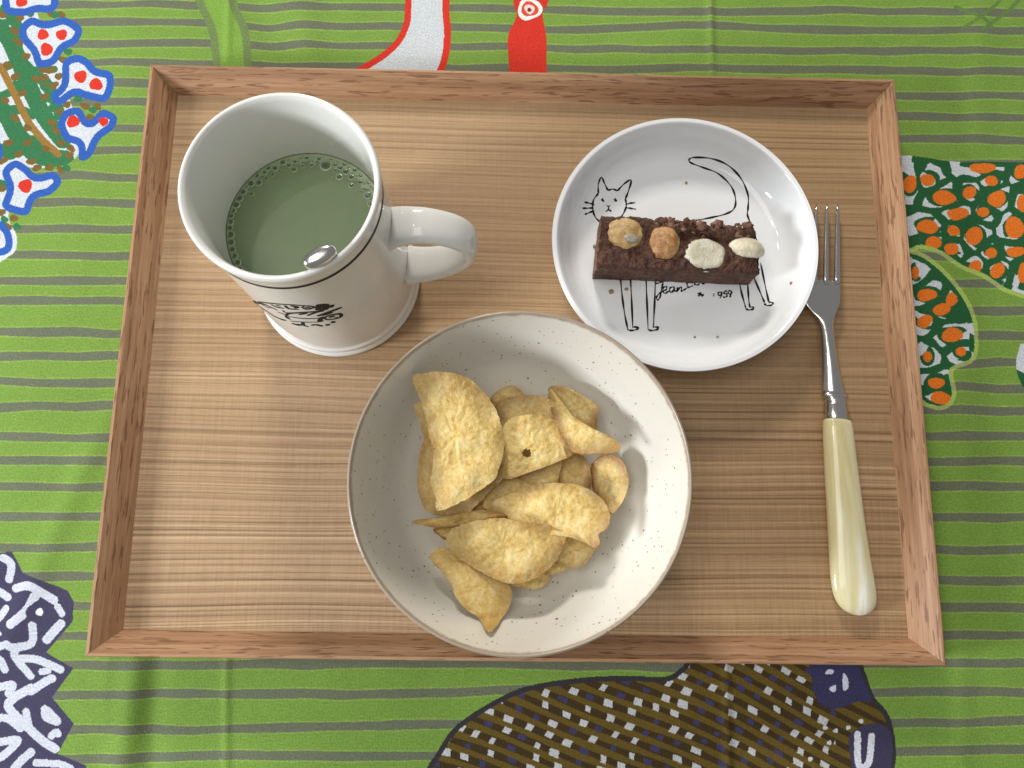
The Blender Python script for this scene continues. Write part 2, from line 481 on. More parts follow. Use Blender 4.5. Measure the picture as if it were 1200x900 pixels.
    al = x2 / 44.0 + off + .12 * np.sin(y2 / 19.0)
    cell = np.floor(al)
    fx, fy = al - cell - 0.5, (w_ + 0.5) - row - 0.5
    fx = fx + 0.3 * (np.sin(cell * 7.3 + row * 3.1)) * .6; fy = fy + .08 * np.sin(cell * 5.1 + row * 9.7)
    h = np.sin(cell * 12.9898 + row * 78.233) * 43758.5453
    h = h - np.floor(h)
    h2 = np.sin(cell * 39.42 + row * 17.13) * 24634.63
    h2 = h2 - np.floor(h2)
    blk = inner & (np.abs(fx + 0.12 * (h2 - .5) + fy * .25) < 0.12 + 0.13 * h2) & (np.abs(fy + .2 * fx * (h - .5)) < 0.17 + 0.12 * h) & (x2 < 1000)
    img[s][blk & (h > 0.42)] = col((184, 184, 186))
    img[s][blk & (h <= 0.42)] = col((58, 55, 92))
    fill(k2([(945, 40), (945, 120), (960, 165), (1000, 180), (1050, 165), (1085, 160), (1060, 100), (1040, 40)]), (52, 49, 82))
    for P in ([(975, 98), (985, 88), (997, 92), (990, 100)], [(1018, 98), (1030, 110), (1030, 132), (1018, 136)], [(985, 132), (1000, 125), (1000, 140), (990, 140)]):
        fill(k2(P), (200, 202, 214))
    fill(k2([(1035, 240), (1090, 215), (1130, 235), (1132, 300), (1120, 335), (1050, 340), (1035, 300)]), (58, 54, 78))
    stroke(k2([(1052, 240), (1052, 300), (1060, 318), (1078, 305), (1085, 245)]), 8, (206, 208, 216))
    for x, y in ((1030, 225), (1000, 232), (1060, 210), (985, 260), (940, 298), (975, 225)): dot(480 + x / 2, 740 + y / 2, 3, 2.6, (200, 200, 204))
    return img

img = build_print()
im = bpy.data.images.new('cloth_print', TW, TH)
px = np.ones((TH, TW, 4), np.float32)
px[..., :3] = img
im.pixels.foreach_set(px.ravel())
im.update()
del px, img

def cloth_material():
    m, nt, b = material('printed_cotton')
    N = NB(nt)
    uv = N.n('ShaderNodeUVMap'); uv.uv_map = 'UVMap'
    tx = N.n('ShaderNodeTexImage'); tx.image = im; tx.extension = 'EXTEND'
    # slightly feathered edges of the dye
    gc = N.n('ShaderNodeTexCoord')
    pos = gc.outputs['Object']
    nz = N.n('ShaderNodeTexNoise'); N.l(pos, nz.inputs['Vector']); nz.inputs['Scale'].default_value = 1400; nz.inputs['Detail'].default_value = 1
    ofs = N.n('ShaderNodeVectorMath', operation='MULTIPLY_ADD')
    N.l(nz.outputs['Color'], ofs.inputs[0]); ofs.inputs[1].default_value = (0.0005, 0.0006, 0); N.l(uv.outputs[0], ofs.inputs[2])
    N.l(ofs.outputs[0], tx.inputs['Vector'])
    weave = N.noise(N.mapping(pos, (1150, 1150, 1)), 1, 3, 0.7)
    thread = N.noise(N.mapping(pos, (260, 1900, 1)), 1, 1, 0.5)
    blot = N.noise(pos, 55, 3, 0.6)
    big = N.noise(pos, 9, 2, 0.5)
    k = N.math('MULTIPLY_ADD', weave, 1.25, 0.37)
    k = N.math('MULTIPLY_ADD', thread, 0.30, N.math('SUBTRACT', k, 0.15))
    k = N.math('MULTIPLY_ADD', blot, 0.24, N.math('SUBTRACT', k, 0.12))
    k = N.math('MULTIPLY_ADD', big, 0.14, N.math('SUBTRACT', k, 0.07))
    speck = N.ramp(N.noise(N.mapping(pos, (1300, 1000, 1)), 1, 2, .6), [(.60, 0.0), (.74, .55)])
    patch = N.ramp(N.noise(pos, 38, 2, .5), [(.42, .15), (.62, 1.0)])
    k = N.math('ADD', k, N.math('MULTIPLY', speck, patch))
    cc = N.n('ShaderNodeCombineColor')
    for i in range(3): N.l(k, cc.inputs[i])
    N.l(N.mix(1.0, tx.outputs['Color'], cc.outputs[0], 'MULTIPLY'), b.inputs['Base Color'])
    b.inputs['Roughness'].default_value = 0.85
    b.inputs['Specular IOR Level'].default_value = 0.25
    b.inputs['Sheen Weight'].default_value = 0.06
    wv = N.n('ShaderNodeTexWave', wave_type='BANDS', bands_direction='X'); N.l(pos, wv.inputs['Vector']); wv.inputs['Scale'].default_value = 500; wv.inputs['Distortion'].default_value = 1.5
    wh = N.n('ShaderNodeTexWave', wave_type='BANDS', bands_direction='Y'); N.l(pos, wh.inputs['Vector']); wh.inputs['Scale'].default_value = 500; wh.inputs['Distortion'].default_value = 1.5
    h = N.math('ADD', N.math('MULTIPLY', wv.outputs['Fac'], wh.outputs['Fac']), weave)
    N.l(N.bump(h, 0.35, 0.00025), b.inputs['Normal'])
    return m
def build_cloth():
    nx, ny = 800, 330
    xs = np.linspace(TEX_X0, TEX_X1, nx); ys = np.linspace(TEX_Y0, TEX_Y1, ny)
    X, Y = np.meshgrid(xs, ys)
    Z = np.zeros_like(X)
    g = np.random.default_rng(2)
    for _ in range(14):
        a = g.uniform(-.5, .5) + (math.pi / 2 if g.random() < .3 else 0)
        kf = g.uniform(20, 75)
        Z += 0.00016 * np.sin((X * math.cos(a) + Y * math.sin(a)) * kf + g.uniform(0, 6.28))
    def crease(x0, y0, x1, y1, amp, w, ylo, yhi, fade=.03):
        d = (X - x0) * (y1 - y0) - (Y - y0) * (x1 - x0)
        d = d / math.hypot(x1 - x0, y1 - y0)
        f = 1 / (1 + np.exp(-(Y - ylo) / fade * 4)) / (1 + np.exp((Y - yhi) / fade * 4))
        return amp * np.exp(-(d / w) ** 2) * f
    def line(pa, pb): 
        p, q = unp(*pa, 0), unp(*pb, 0)
        return p[0], p[1], q[0], q[1]
    Z += crease(*line((832, 0), (853, 900)), 0.0011, .0016, -1, 1)
    Z += crease(*line((268, 0), (265, 900)), 0.0009, .0015, -1, 1)
    Z += crease(*line((162, 770), (148, 860)), 0.0022, .007, -.5, -.12)
    Z += crease(*line((180, 775), (176, 860)), -0.0014, .006, -.5, -.12)
    Z += crease(*line((95, 560), (50, 660)), 0.0012, .006, -.14, -.03)
    Z += crease(*line((352, 0), (360, 70)), 0.0016, .010, .14, .5)
    Z += crease(*line((300, 0), (330, 75)), -0.0012, .009, .14, .5)
    Z += crease(*line((1130, 500), (1125, 900)), 0.0009, .006, -1, 0)
    Z += crease(*line((1150, 0), (1145, 180)), 0.0009, .008, .1, .5)
    flat = 1 / (1 + np.exp(-(np.maximum(np.abs(X) / .18, np.abs(Y) / .136) - 1.0) * 60))
    Z = Z * flat - 0.0012 * (1 - flat)
    Z = np.minimum(Z, 0.004)
    V = np.c_[X.ravel(), Y.ravel(), Z.ravel()]
    F = [(j * nx + i, j * nx + i + 1, (j + 1) * nx + i + 1, (j + 1) * nx + i) for j in range(ny - 1) for i in range(nx - 1)]
    me = mesh('tablecloth', V, F)
    uvl = me.uv_layers.new(name='UVMap')
    vi = np.empty(len(me.loops), np.int32); me.loops.foreach_get('vertex_index', vi)
    uvs = np.c_[(V[vi, 0] - TEX_X0) / (TEX_X1 - TEX_X0), (V[vi, 1] - TEX_Y0) / (TEX_Y1 - TEX_Y0)].astype(np.float32)
    uvl.data.foreach_set('uv', uvs.ravel())
    return link('tablecloth', me, cloth_material())
tag(build_cloth(), 'green striped cotton cloth printed with birds, leaves and flowers under the tray', 'tablecloth')

# ------------------------------------------------------------------ the wooden tray
TRAY_W, TRAY_D, RIM, SLOPE, TOP, FLOOR = 0.360, 0.2716, 0.0017, 0.0080, 0.0200, 0.0090
def ash_material():
    m, nt, b = material('ash_veneer')
    N = NB(nt)
    pos = N.n('ShaderNodeTexCoord').outputs['Object']
    sep = N.n('ShaderNodeSeparateXYZ'); N.l(pos, sep.inputs[0])
    bend = N.noise(N.mapping(pos, (3.2, 9, 1)), 1, 2, .5)
    y = N.math('MULTIPLY_ADD', bend, 0.012, sep.outputs['Y'])
    cv = N.n('ShaderNodeCombineXYZ'); N.l(sep.outputs['X'], cv.inputs[0]); N.l(y, cv.inputs[1])
    v = cv.outputs[0]
    rings = N.noise(N.mapping(v, (1.2, 430, 1)), 1, 2, .55)         # growth rings seen edge on
    fine = N.noise(N.mapping(v, (8, 900, 1)), 1, 3, .6)
    wide = N.noise(N.mapping(v, (1.0, 38, 1)), 1, 2, .5)
    fibre = N.noise(N.mapping(v, (170, 2600, 1)), 1, 2, .6)
    ray_ = N.noise(N.mapping(pos, (900, 45, 1)), 1, 2, .6)          # fine rays across the grain
    ph = N.math('ADD', N.math('MULTIPLY', y, 330.0), N.math('MULTIPLY', N.noise(N.mapping(v, (0.8, 60, 1)), 1, 2, .5), 7.0))
    frac = N.math('FRACT', ph)
    saw = N.ramp(frac, [(0.0, 0.0), (0.10, 0.15), (0.30, 0.75), (0.75, 1.0), (0.97, 0.75), (1.0, 0.0)])
    sawk = N.math('MULTIPLY', N.ramp(N.noise(N.mapping(v, (2.0, 70, 1)), 1, 1, .5), [(.35, .15), (.62, 1.0)]), N.math('MULTIPLY', N.math('POWER', N.noise(N.mapping(v, (30, 500, 1)), 1, 2, .6), .5), 0.62))
    ringc = N.ramp(rings, [(0.36, 0.0), (0.47, 0.38), (0.56, 0.62), (0.66, 1.0)])
    contrast = N.n('ShaderNodeMapRange'); N.l(sep.outputs['Y'], contrast.inputs[0])
    contrast.inputs[1].default_value = -0.13; contrast.inputs[2].default_value = 0.05
    contrast.inputs[3].default_value = 1.0; contrast.inputs[4].default_value = 0.42
    f = N.math('ADD', N.math('MULTIPLY', N.math('SUBTRACT', ringc, .5), N.math('MULTIPLY', contrast.outputs[0], 0.30)), 0.5)
    f = N.math('ADD', f, N.math('MULTIPLY', N.math('SUBTRACT', fine, .5), 0.55))
    f = N.math('ADD', f, N.math('MULTIPLY', N.math('SUBTRACT', wide, .5), 0.30))
    f = N.math('ADD', f, N.math('MULTIPLY', N.math('SUBTRACT', fibre, .5), 0.26))
    f = N.math('ADD', f, N.math('MULTIPLY', N.math('SUBTRACT', ray_, .5), N.math('MULTIPLY', contrast.outputs[0], 0.30)), clamp=True)
    f = N.math('ADD', f, N.math('MULTIPLY', N.math('SUBTRACT', saw, .72), N.math('MULTIPLY', sawk, contrast.outputs[0])))
    lines = N.ramp(N.noise(N.mapping(v, (1.1, 620, 1)), 1, 2, .6), [(0.34, 1.0), (0.44, 0.0)])
    f = N.math('SUBTRACT', f, N.math('MULTIPLY', lines, N.math('MULTIPLY', contrast.outputs[0], 0.34)), clamp=True)
    c = N.ramp(f, [(0.05, srgb(108, 80, 53)), (0.38, srgb(147, 116, 82)), (0.62, srgb(172, 141, 104)), (0.95, srgb(200, 172, 137))])
    N.l(c, b.inputs['Base Color'])
    N.l(N.ramp(f, [(0.2, 0.50), (0.8, 0.34)]), b.inputs['Roughness'])
    b.inputs['Specular IOR Level'].default_value = 0.4
    N.l(N.bump(N.math('ADD', N.math('MULTIPLY', fine, .7), fibre), 0.22, 0.00025), b.inputs['Normal'])
    return m
def oak_material():
    m, nt, b = material('oak_edging')
    N = NB(nt)
    tc = N.n('ShaderNodeTexCoord').outputs['Object']
    oi = N.n('ShaderNodeObjectInfo')
    cx = N.n('ShaderNodeCombineXYZ')
    N.l(N.math('MULTIPLY', oi.outputs['Random'], 3.0), cx.inputs[0]); N.l(N.math('MULTIPLY', oi.outputs['Random'], 7.0), cx.inputs[1])
    va = N.n('ShaderNodeVectorMath', operation='ADD'); N.l(tc, va.inputs[0]); N.l(cx.outputs[0], va.inputs[1])
    pos = va.outputs[0]
    warp = N.noise(N.mapping(pos, (14, 60, 60)), 1, 2, .5)
    sep = N.n('ShaderNodeSeparateXYZ'); N.l(pos, sep.inputs[0])
    yy = N.math('MULTIPLY_ADD', warp, 0.004, sep.outputs['Y'])
    cv = N.n('ShaderNodeCombineXYZ'); N.l(sep.outputs['X'], cv.inputs[0]); N.l(yy, cv.inputs[1]); N.l(sep.outputs['Z'], cv.inputs[2])
    v = cv.outputs[0]
    grain = N.noise(N.mapping(v, (7, 420, 420)), 1, 3, .6)
    pores = N.noise(N.mapping(v, (75, 900, 700)), 1, 2, .55)
    fine = N.noise(N.mapping(v, (60, 2600, 2600)), 1, 2, .6)
    f = N.math('MULTIPLY_ADD', N.math('SUBTRACT', grain, .5), 1.1, 0.5)
    f = N.math('MULTIPLY_ADD', N.math('SUBTRACT', fine, .5), 0.5, f, clamp=True)
    base = N.ramp(f, [(0.1, srgb(126, 89, 60)), (0.5, srgb(163, 123, 90)), (0.9, srgb(193, 156, 122))])
    pm = N.ramp(pores, [(0.57, 0.0), (0.63, 1.0)])
    c = N.mix(N.math('MULTIPLY', pm, 0.62), base, srgb(98, 62, 38))
    N.l(c, b.inputs['Base Color'])
    b.inputs['Roughness'].default_value = 0.5
    b.inputs['Specular IOR Level'].default_value = 0.35
    N.l(N.bump(N.math('SUBTRACT', grain, N.math('MULTIPLY', pm, .8)), 0.3, 0.0003), b.inputs['Normal'])
    return m
def build_tray():
    t = thing('tray', 'rectangular wooden tray with sloping raised edges lying on the green cloth', 'tray')
    ash, oak = ash_material(), oak_material()
    ins = RIM + SLOPE
    bm = bmesh.new()
    bmesh.ops.create_cube(bm, size=1)
    for v in bm.verts:
        v.co.x *= TRAY_W - 2 * ins + .0012; v.co.y *= TRAY_D - 2 * ins + .0012
        v.co.z = FLOOR if v.co.z > 0 else 0.003
    me = bpy.data.meshes.new('base_panel'); bm.to_mesh(me); bm.free()
    link('base_panel', me, ash, t, smooth=False)
    prof = [(0.0, 0.0010), (0.0, TOP - .0004), (0.0004, TOP), (RIM - .0003, TOP), (RIM, TOP - .0003)]
    for k in range(1, 8):
        s = k / 7
        prof.append((RIM + SLOPE * (s + .06 * math.sin(math.pi * s)), TOP - .0003 - (TOP - .0003 - FLOOR + .0002) * s))
    prof += [(ins + .0001, 0.0010)]
    def rail(L):
        V, F = [], []
        nseg = 40
        m = len(prof)
        for i in range(nseg + 1):
            for d, z in prof:
                hl = L / 2 - d - 0.00006
                V.append((-hl + 2 * hl * i / nseg, -d, z))
        for i in range(nseg):
            for k in range(m):
                q = (k + 1) % m
                F.append((i * m + k, i * m + q, (i + 1) * m + q, (i + 1) * m + k))
        F.append(tuple(range(m))); F.append(tuple(nseg * m + k for k in range(m))[::-1])
        me = mesh('side_rail', V, F); fix_normals(me)
        return me
    long_, short = rail(TRAY_W), rail(TRAY_D)
    for me, loc, rz in ((long_, (0, TRAY_D / 2, 0), 0), (long_, (0, -TRAY_D / 2, 0), math.pi), (short, (-TRAY_W / 2, 0, 0), math.pi / 2), (short, (TRAY_W / 2, 0, 0), -math.pi / 2)):
        o = link('side_rail', me, None, t, smooth=False)
        o.location = loc; o.rotation_euler = (0, 0, rz)
    for me in (long_, short): me.materials.append(oak)
build_tray()

# ------------------------------------------------------------------ ceramics
def glaze(name, col, rough=0.07, speck=None, wavy=0.05):
    m, nt, b = material(name)
    N = NB(nt)
    pos = N.n('ShaderNodeTexCoord').outputs['Object']
    mott = N.noise(pos, 60, 3, .6)
    c = N.mix(N.math('MULTIPLY', mott, .5), col, tuple(x * f for x, f in zip(col, (.93, .91, .86))))
    if speck:
        vor = N.n('ShaderNodeTexVoronoi'); N.l(pos, vor.inputs['Vector']); vor.inputs['Scale'].default_value = 520
        sepc = N.n('ShaderNodeSeparateColor'); N.l(vor.outputs['Color'], sepc.inputs[0])
        thr = N.math('MULTIPLY', N.ramp(sepc.outputs[0], [(0.50, 0.0), (1.0, 1.0)]), 0.25)
        dotm = N.math('LESS_THAN', vor.outputs['Distance'], thr)
        c = N.mix(N.math('MULTIPLY', dotm, N.math('MULTIPLY_ADD', sepc.outputs[1], .5, .4)), c, speck)
        vb = N.n('ShaderNodeTexVoronoi'); N.l(pos, vb.inputs['Vector']); vb.inputs['Scale'].default_value = 120
        sb = N.n('ShaderNodeSeparateColor'); N.l(vb.outputs['Color'], sb.inputs[0])
        thb = N.math('MULTIPLY', N.math('GREATER_THAN', sb.outputs[0], .86), 0.07)
        c = N.mix(N.math('LESS_THAN', vb.outputs['Distance'], thb), c, tuple(x * .6 for x in speck))
    N.l(c, b.inputs['Base Color'])
    b.inputs['Roughness'].default_value = rough
    b.inputs['Specular IOR Level'].default_value = 0.5
    wv = N.noise(pos, 90, 2, .5)
    N.l(N.bump(wv, wavy, 0.0008), b.inputs['Normal'])
    return m, N, b, c
def ink(name, col=(0.012, 0.011, 0.011), rough=.3):
    m, nt, b = material(name)
    N = NB(nt)
    n = N.noise(N.n('ShaderNodeTexCoord').outputs['Object'], 900, 2, .6)
    N.l(N.mix(n, col, tuple(min(1, c * 1.8) for c in col)), b.inputs['Base Color'])
    b.inputs['Roughness'].default_value = .5
    b.inputs['Specular IOR Level'].default_value = .15
    return m
INK = ink('black_ink')

# ---- mug
MX, MY = -0.0859, 0.0333
MUG_OUT = [(0.0, .0105), (0.030, .0105), (0.0335, .0092), (0.0368, .0091), (.0377, .0098), (.0378, .0112), (.0372, .0126), (.0366, .0136), (.0370, .0150), (.0368, .0168), (.0359, .0182), (.0356, .0215), (.0352, .035), (.0346, .060), (.0341, .085), (.0339, .097), (.0341, .1035), (.0346, .1078), (.0347, .1092), (.0342, .1103), (.0333, .1104)]
MUG_IN = [(.0326, .1098), (.0320, .1080), (.0315, .1030), (.0313, .096), (.0315, .085), (.0319, .060), (.0322, .030), (.0300, .0200), (.0240, .0165), (.0, .0160)]
def mug_r(z):
    p = MUG_OUT[10:]
    return float(np.interp(z, [q[1] for q in p], [q[0] for q in p]))
def on_mug(u, v, off=0.00006):
    """point of the mug's outer wall seen at a photo pixel"""
    d = ray(u, v)
    z0 = 0.06
    for _ in range(12):
        r = mug_r(z0) + off
        ax, ay = CL[0] - MX, CL[1] - MY
        A = d[0] ** 2 + d[1] ** 2; B = 2 * (ax * d[0] + ay * d[1]); Cc = ax * ax + ay * ay - r * r
        disc = max(B * B - 4 * A * Cc, 0)
        # the camera stands outside the wall; the nearer hit is the visible one
        t1 = (-B - math.sqrt(disc)) / (2 * A)
        p = CL + d * t1
        z0 = 0.5 * z0 + 0.5 * float(np.clip(p[2], .012, .11))
    n = np.array([p[0] - MX, p[1] - MY, 0.0]); n /= np.linalg.norm(n)
    return p, n
def build_mug():
    white, *_ = glaze('mug_glaze', (0.78, 0.77, 0.735), 0.08, wavy=.04)
    t = thing('mug', 'tall white ceramic mug with loop handle and black woodcut emblem', 'mug', (MX, MY, FLOOR))
    prof = smooth_profile(MUG_OUT[3:] + MUG_IN, 3)
    prof = [(0, .0105), (.030, .0105), (.0335, .0092)] + prof
    o = link('mug_body', lathe('mug_body', [(r, z - FLOOR) for r, z in prof], 160), white, t)
    # black line under the rim
    zz = (.0995, .1014)
    link('rim_line', lathe('rim_line', [(mug_r(z) + .00008, z - FLOOR) for z in zz], 160), INK, t)
    # strap handle, in the vertical plane through the mug's axis
    th = R(HANDLE_DEG)
    dx, dy = math.cos(th), math.sin(th)
    P = [(.0325, .0745), (.0390, .0785), (.0480, .0795), (.0580, .0750), (.0632, .0660), (.0622, .0550), (.0550, .0440), (.0450, .0365), (.0345, .0330)]
    path = [(dx * r, dy * r, z - FLOOR) for r, z in catmull(P, 6)]
    def sec(i, s):
        w = .0070 + .0022 * (abs(2 * s - 1) ** 3); h = .0031 + .0014 * (abs(2 * s - 1) ** 4)
        return superellipse(w, h, 2.3, 22)
    def up(s):
        return (0, 0, 1)
    # build by hand: side axis is horizontal and constant
    side = np.array([-dy, dx, 0.0])
    Pn = np.array(path); T = np.gradient(Pn, axis=0); T /= np.linalg.norm(T, axis=1)[:, None]
    V, F = [], []
    n, m = len(Pn), 22
    for i in range(n):
        w = np.cross(T[i], side)
        for a, b in sec(i, i / (n - 1)): V.append(Pn[i] + side * a + w * b)
    for i in range(n - 1):
        for k in range(m):
            q = (k + 1) % m
            F.append((i * m + k, i * m + q, (i + 1) * m + q, (i + 1) * m + k))
    F.append(tuple(range(m))); F.append(tuple((n - 1) * m + k for k in range(m)))
    me = mesh('handle', V, F); fix_normals(me)
    h = link('handle', me, white, t)
    s = h.modifiers.new('s', 'SUBSURF'); s.levels = 1; s.render_levels = 2
    # woodcut emblem
    c8 = lambda x, y: (280 + x / 8, 330 + y / 8)
    strokes = [([(130, 183), (260, 200), (400, 213), (560, 222), (715, 238)], 9), ([(130, 183), (165, 210), (215, 250)], 14), ([(205, 245), (250, 272), (330, 325), (385, 350)], 18), ([(340, 330), (390, 352), (440, 364)], 16),
               ([(150, 195), (240, 215), (310, 245), (360, 270)], 12), ([(190, 200), (250, 235), (300, 250)], 9), ([(360, 285), (430, 310), (450, 322)], 9), ([(440, 322), (470, 300), (600, 290), (730, 280), (840, 255)], 12),
               ([(300, 215), (350, 240), (420, 250)], 12), ([(345, 222), (390, 230)], 10), ([(430, 225), (470, 255), (560, 262)], 12), ([(480, 228), (545, 238), (520, 250)], 14), ([(585, 240), (640, 262), (705, 240), (640, 228), (590, 240)], 9), ([(620, 246), (670, 246)], 12),
               ([(410, 270), (440, 292), (520, 292)], 8), ([(460, 325), (540, 340), (640, 348), (750, 345)], 9), ([(445, 325), (460, 345), (485, 352)], 14), ([(480, 370), (600, 380), (750, 380)], 8), ([(495, 392), (545, 405), (585, 404)], 20), ([(600, 378), (605, 408), (655, 425)], 12),
               ([(680, 412), (720, 405), (785, 420)], 14), ([(750, 380), (770, 345), (800, 330)], 16), ([(640, 320), (720, 290), (800, 275)], 12), ([(560, 310), (640, 296)], 12), ([(735, 325), (850, 285), (965, 242)], 17), ([(780, 320), (880, 290)], 12), ([(800, 350), (830, 322), (945, 303), (950, 335), (850, 358), (805, 350)], 12), ([(840, 335), (900, 325)], 16), ([(900, 345), (930, 335)], 12),
               ([(840, 238), (895, 226)], 22), ([(810, 408), (855, 405)], 18), ([(862, 386), (905, 376)], 20), ([(735, 220), (830, 215)], 14), ([(732, 240), (828, 236)], 12), ([(728, 262), (822, 262)], 14), ([(740, 215), (730, 270)], 12), ([(832, 212), (822, 265)], 12), ([(765, 215), (758, 265)], 10), ([(798, 215), (792, 265)], 10), ([(770, 370), (790, 372)], 14)]
    V, F = [], []
    for P, w in strokes:
        pts, nn = [], []
        for u, v in catmull([c8(*p) for p in P], 4):
            p, n_ = on_mug(u, v); pts.append(p - np.array([MX, MY, FLOOR])); nn.append(n_)
        k = len(pts)
        # widths are foreshortened on the steep wall, so a stroke drawn w pixels high is wider in place
        W = [w / 8 * 0.00030 * 3.6 * (0.55 + 0.45 * math.sin(math.pi * min(1, (i + .6) / k))) for i in range(k)]
        add_ribbon(V, F, pts, nn, W)
    link('emblem', mesh('emblem', V, F), INK, t, smooth=False)
HANDLE_DEG = -2.0
build_mug()

# ---- drink in the mug
LIQ = 0.0705
def build_drink():
    m, nt, b = material('matcha_milk')
    N = NB(nt)
    pos = N.n('ShaderNodeTexCoord').outputs['Object']
    n1 = N.noise(pos, 70, 3, .6, 1.0)
    N.l(N.mix(n1, srgb(130, 147, 110), srgb(118, 136, 99)), b.inputs['Base Color'])
    b.inputs['Roughness'].default_value = 0.30
    b.inputs['Specular IOR Level'].default_value = 0.3
    b.inputs['Subsurface Weight'].default_value = 0.15
    b.inputs['Subsurface Radius'].default_value = (.6, 1, .5); b.inputs['Subsurface Scale'].default_value = 0.002
    N.l(N.bump(N.noise(pos, 45, 2, .5), .05, .0006), b.inputs['Normal'])
    ri = 0.0318
    t = thing('drink', 'pale green milky tea filling half of the white mug', 'drink', (MX, MY, LIQ))
    prof = [(0, -.020), (ri - .0003, -.020), (ri - .0001, .0007), (ri - .0006, .00025), (ri - .0014, .00005), (ri - .003, 0), (0, 0)]
    link('liquid', lathe('liquid', prof, 128), m, t)
    # froth: a ring of bubbles along the wall
    mb, nt, b = material('froth')
    N = NB(nt)
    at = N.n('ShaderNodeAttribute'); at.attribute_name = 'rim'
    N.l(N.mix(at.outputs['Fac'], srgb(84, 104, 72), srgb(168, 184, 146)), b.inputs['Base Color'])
    b.inputs['Roughness'].default_value = 0.06
    b.inputs['Coat Weight'].default_value = 0.6
    V, F = [], []
    placed = []
    RIMV = []
    def dome(x, y, r, h):
        b0 = len(V); n = 12
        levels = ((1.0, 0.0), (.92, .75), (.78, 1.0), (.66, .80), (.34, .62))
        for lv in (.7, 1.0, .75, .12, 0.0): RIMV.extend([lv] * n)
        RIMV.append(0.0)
        for k, z in levels:
            for i in range(n):
                a = 2 * math.pi * i / n
                V.append((x + r * k * math.cos(a), y + r * k * math.sin(a), h * z + .00004))
        V.append((x, y, h * .58 + .00004))
        for L in range(len(levels) - 1):
            for i in range(n):
                q = (i + 1) % n
                F.append((b0 + L * n + i, b0 + L * n + q, b0 + (L + 1) * n + q, b0 + (L + 1) * n + i))
        for i in range(n): F.append((b0 + (len(levels) - 1) * n + i, b0 + (len(levels) - 1) * n + (i + 1) % n, b0 + len(levels) * n))
    def density(a):                        # degrees, 0 = right, 90 = up the picture
        if 50 <= a <= 112: return 1.0
        if 5 <= a < 50: return .85
        if 112 < a < 150: return .55
        if 150 <= a < 235: return .42
        return .12
    g = random.Random(12)
    a = 148.0
    while a < 240:                          # a single row of large bubbles along the left of the wall
        r = g.uniform(.0011, .0018)
        a += math.degrees(r / ri) * 1.02
        rad = ri - r - .0002
        placed.append((rad * math.cos(R(a)), rad * math.sin(R(a)), r)); dome(*placed[-1][:2], r, .0003)
        a += math.degrees(r / ri) * 1.02
    for k in range(6000):
        a = g.uniform(-110, 260)
        d = density(a % 360 if a >= 0 else a + 360)
        depth = (.0048 if d > .8 else (.0042 if d > .5 else .0030)) * d ** .3
        if g.random() > d: continue
        big = g.random()
        r = (.0024 if big > .94 else .0017 if big > .6 else .0011) * g.uniform(.8, 1.1)
        if d < .5: r = min(r, .0014)
        if k > 1500: r = g.uniform(.0004, .0008)
        rad = ri - r - .0001 - abs(g.gauss(0, .42)) * depth
        x, y = rad * math.cos(R(a)), rad * math.sin(R(a))
        if all((x - px_) ** 2 + (y - py_) ** 2 > (r + pr) ** 2 * .96 for px_, py_, pr in placed):
            placed.append((x, y, r)); dome(x, y, r, min(r * .30, .0003))
        if len(placed) > 330: break
    me = mesh('froth', V, F); fix_normals(me)
    a_ = me.attributes.new('rim', 'FLOAT', 'POINT'); a_.data.foreach_set('value', np.array(RIMV, np.float32))
    o = link('froth', me, mb, t); o['kind'] = 'stuff'
    # cream coloured film between the bubbles
    mf, nt, b = material('froth_film')
    N = NB(nt)
    N.l(N.mix(N.noise(N.n('ShaderNodeTexCoord').outputs['Object'], 500, 2), srgb(138, 157, 117), srgb(162, 179, 140)), b.inputs['Base Color'])
    b.inputs['Roughness'].default_value = .25
    V, F = [], []
    n = 260
    for i in range(n):
        a = 360 * i / n
        d = density(a)
        w = (.0038 if d > .8 else .0026 if d > .5 else .0022 if d > .2 else .0004)
        V.append([a, w])
    ws = np.array([v[1] for v in V]); ker = np.ones(9) / 9
    ws = np.convolve(np.r_[ws[-8:], ws, ws[:8]], ker, 'same')[8:-8]
    ws *= 1 + .25 * np.sin(np.arange(n) * .9) + .2 * np.sin(np.arange(n) * 2.3 + 1)
    VV = []
    for i in range(n):
        a = R(V[i][0])
        for rr, z in ((ri - .0002, .00040), (ri - .0002 - ws[i] * .5, .00012), (ri - .0002 - ws[i], .00003)):
            VV.append((rr * math.cos(a), rr * math.sin(a), z + .00002))
    for i in range(n):
        q = (i + 1) % n
        for k in range(2): F.append((i * 3 + k, q * 3 + k, q * 3 + k + 1, i * 3 + k + 1))
    me = mesh('froth_film', VV, F); fix_normals(me)
    o = link('froth_film', me, mf, t)
build_drink()

# ---- metal
def steel(name, col=(.66, .64, .61), rough=.17, brushed=True):
    m, nt, b = material(name)
    N = NB(nt)
    pos = N.n('ShaderNodeTexCoord').outputs['Object']
    n = N.noise(N.mapping(pos, (1600, 120, 300)), 1, 3, .6)
    N.l(N.mix(n, col, tuple(c * .82 for c in col)), b.inputs['Base Color'])
    b.inputs['Metallic'].default_value = 1.0
    N.l(N.ramp(n, [(.3, rough * .8), (.7, rough * 1.5)]), b.inputs['Roughness'])
    N.l(N.bump(n, .06, .0002), b.inputs['Normal'])
    return m
STEEL = steel('polished_steel')

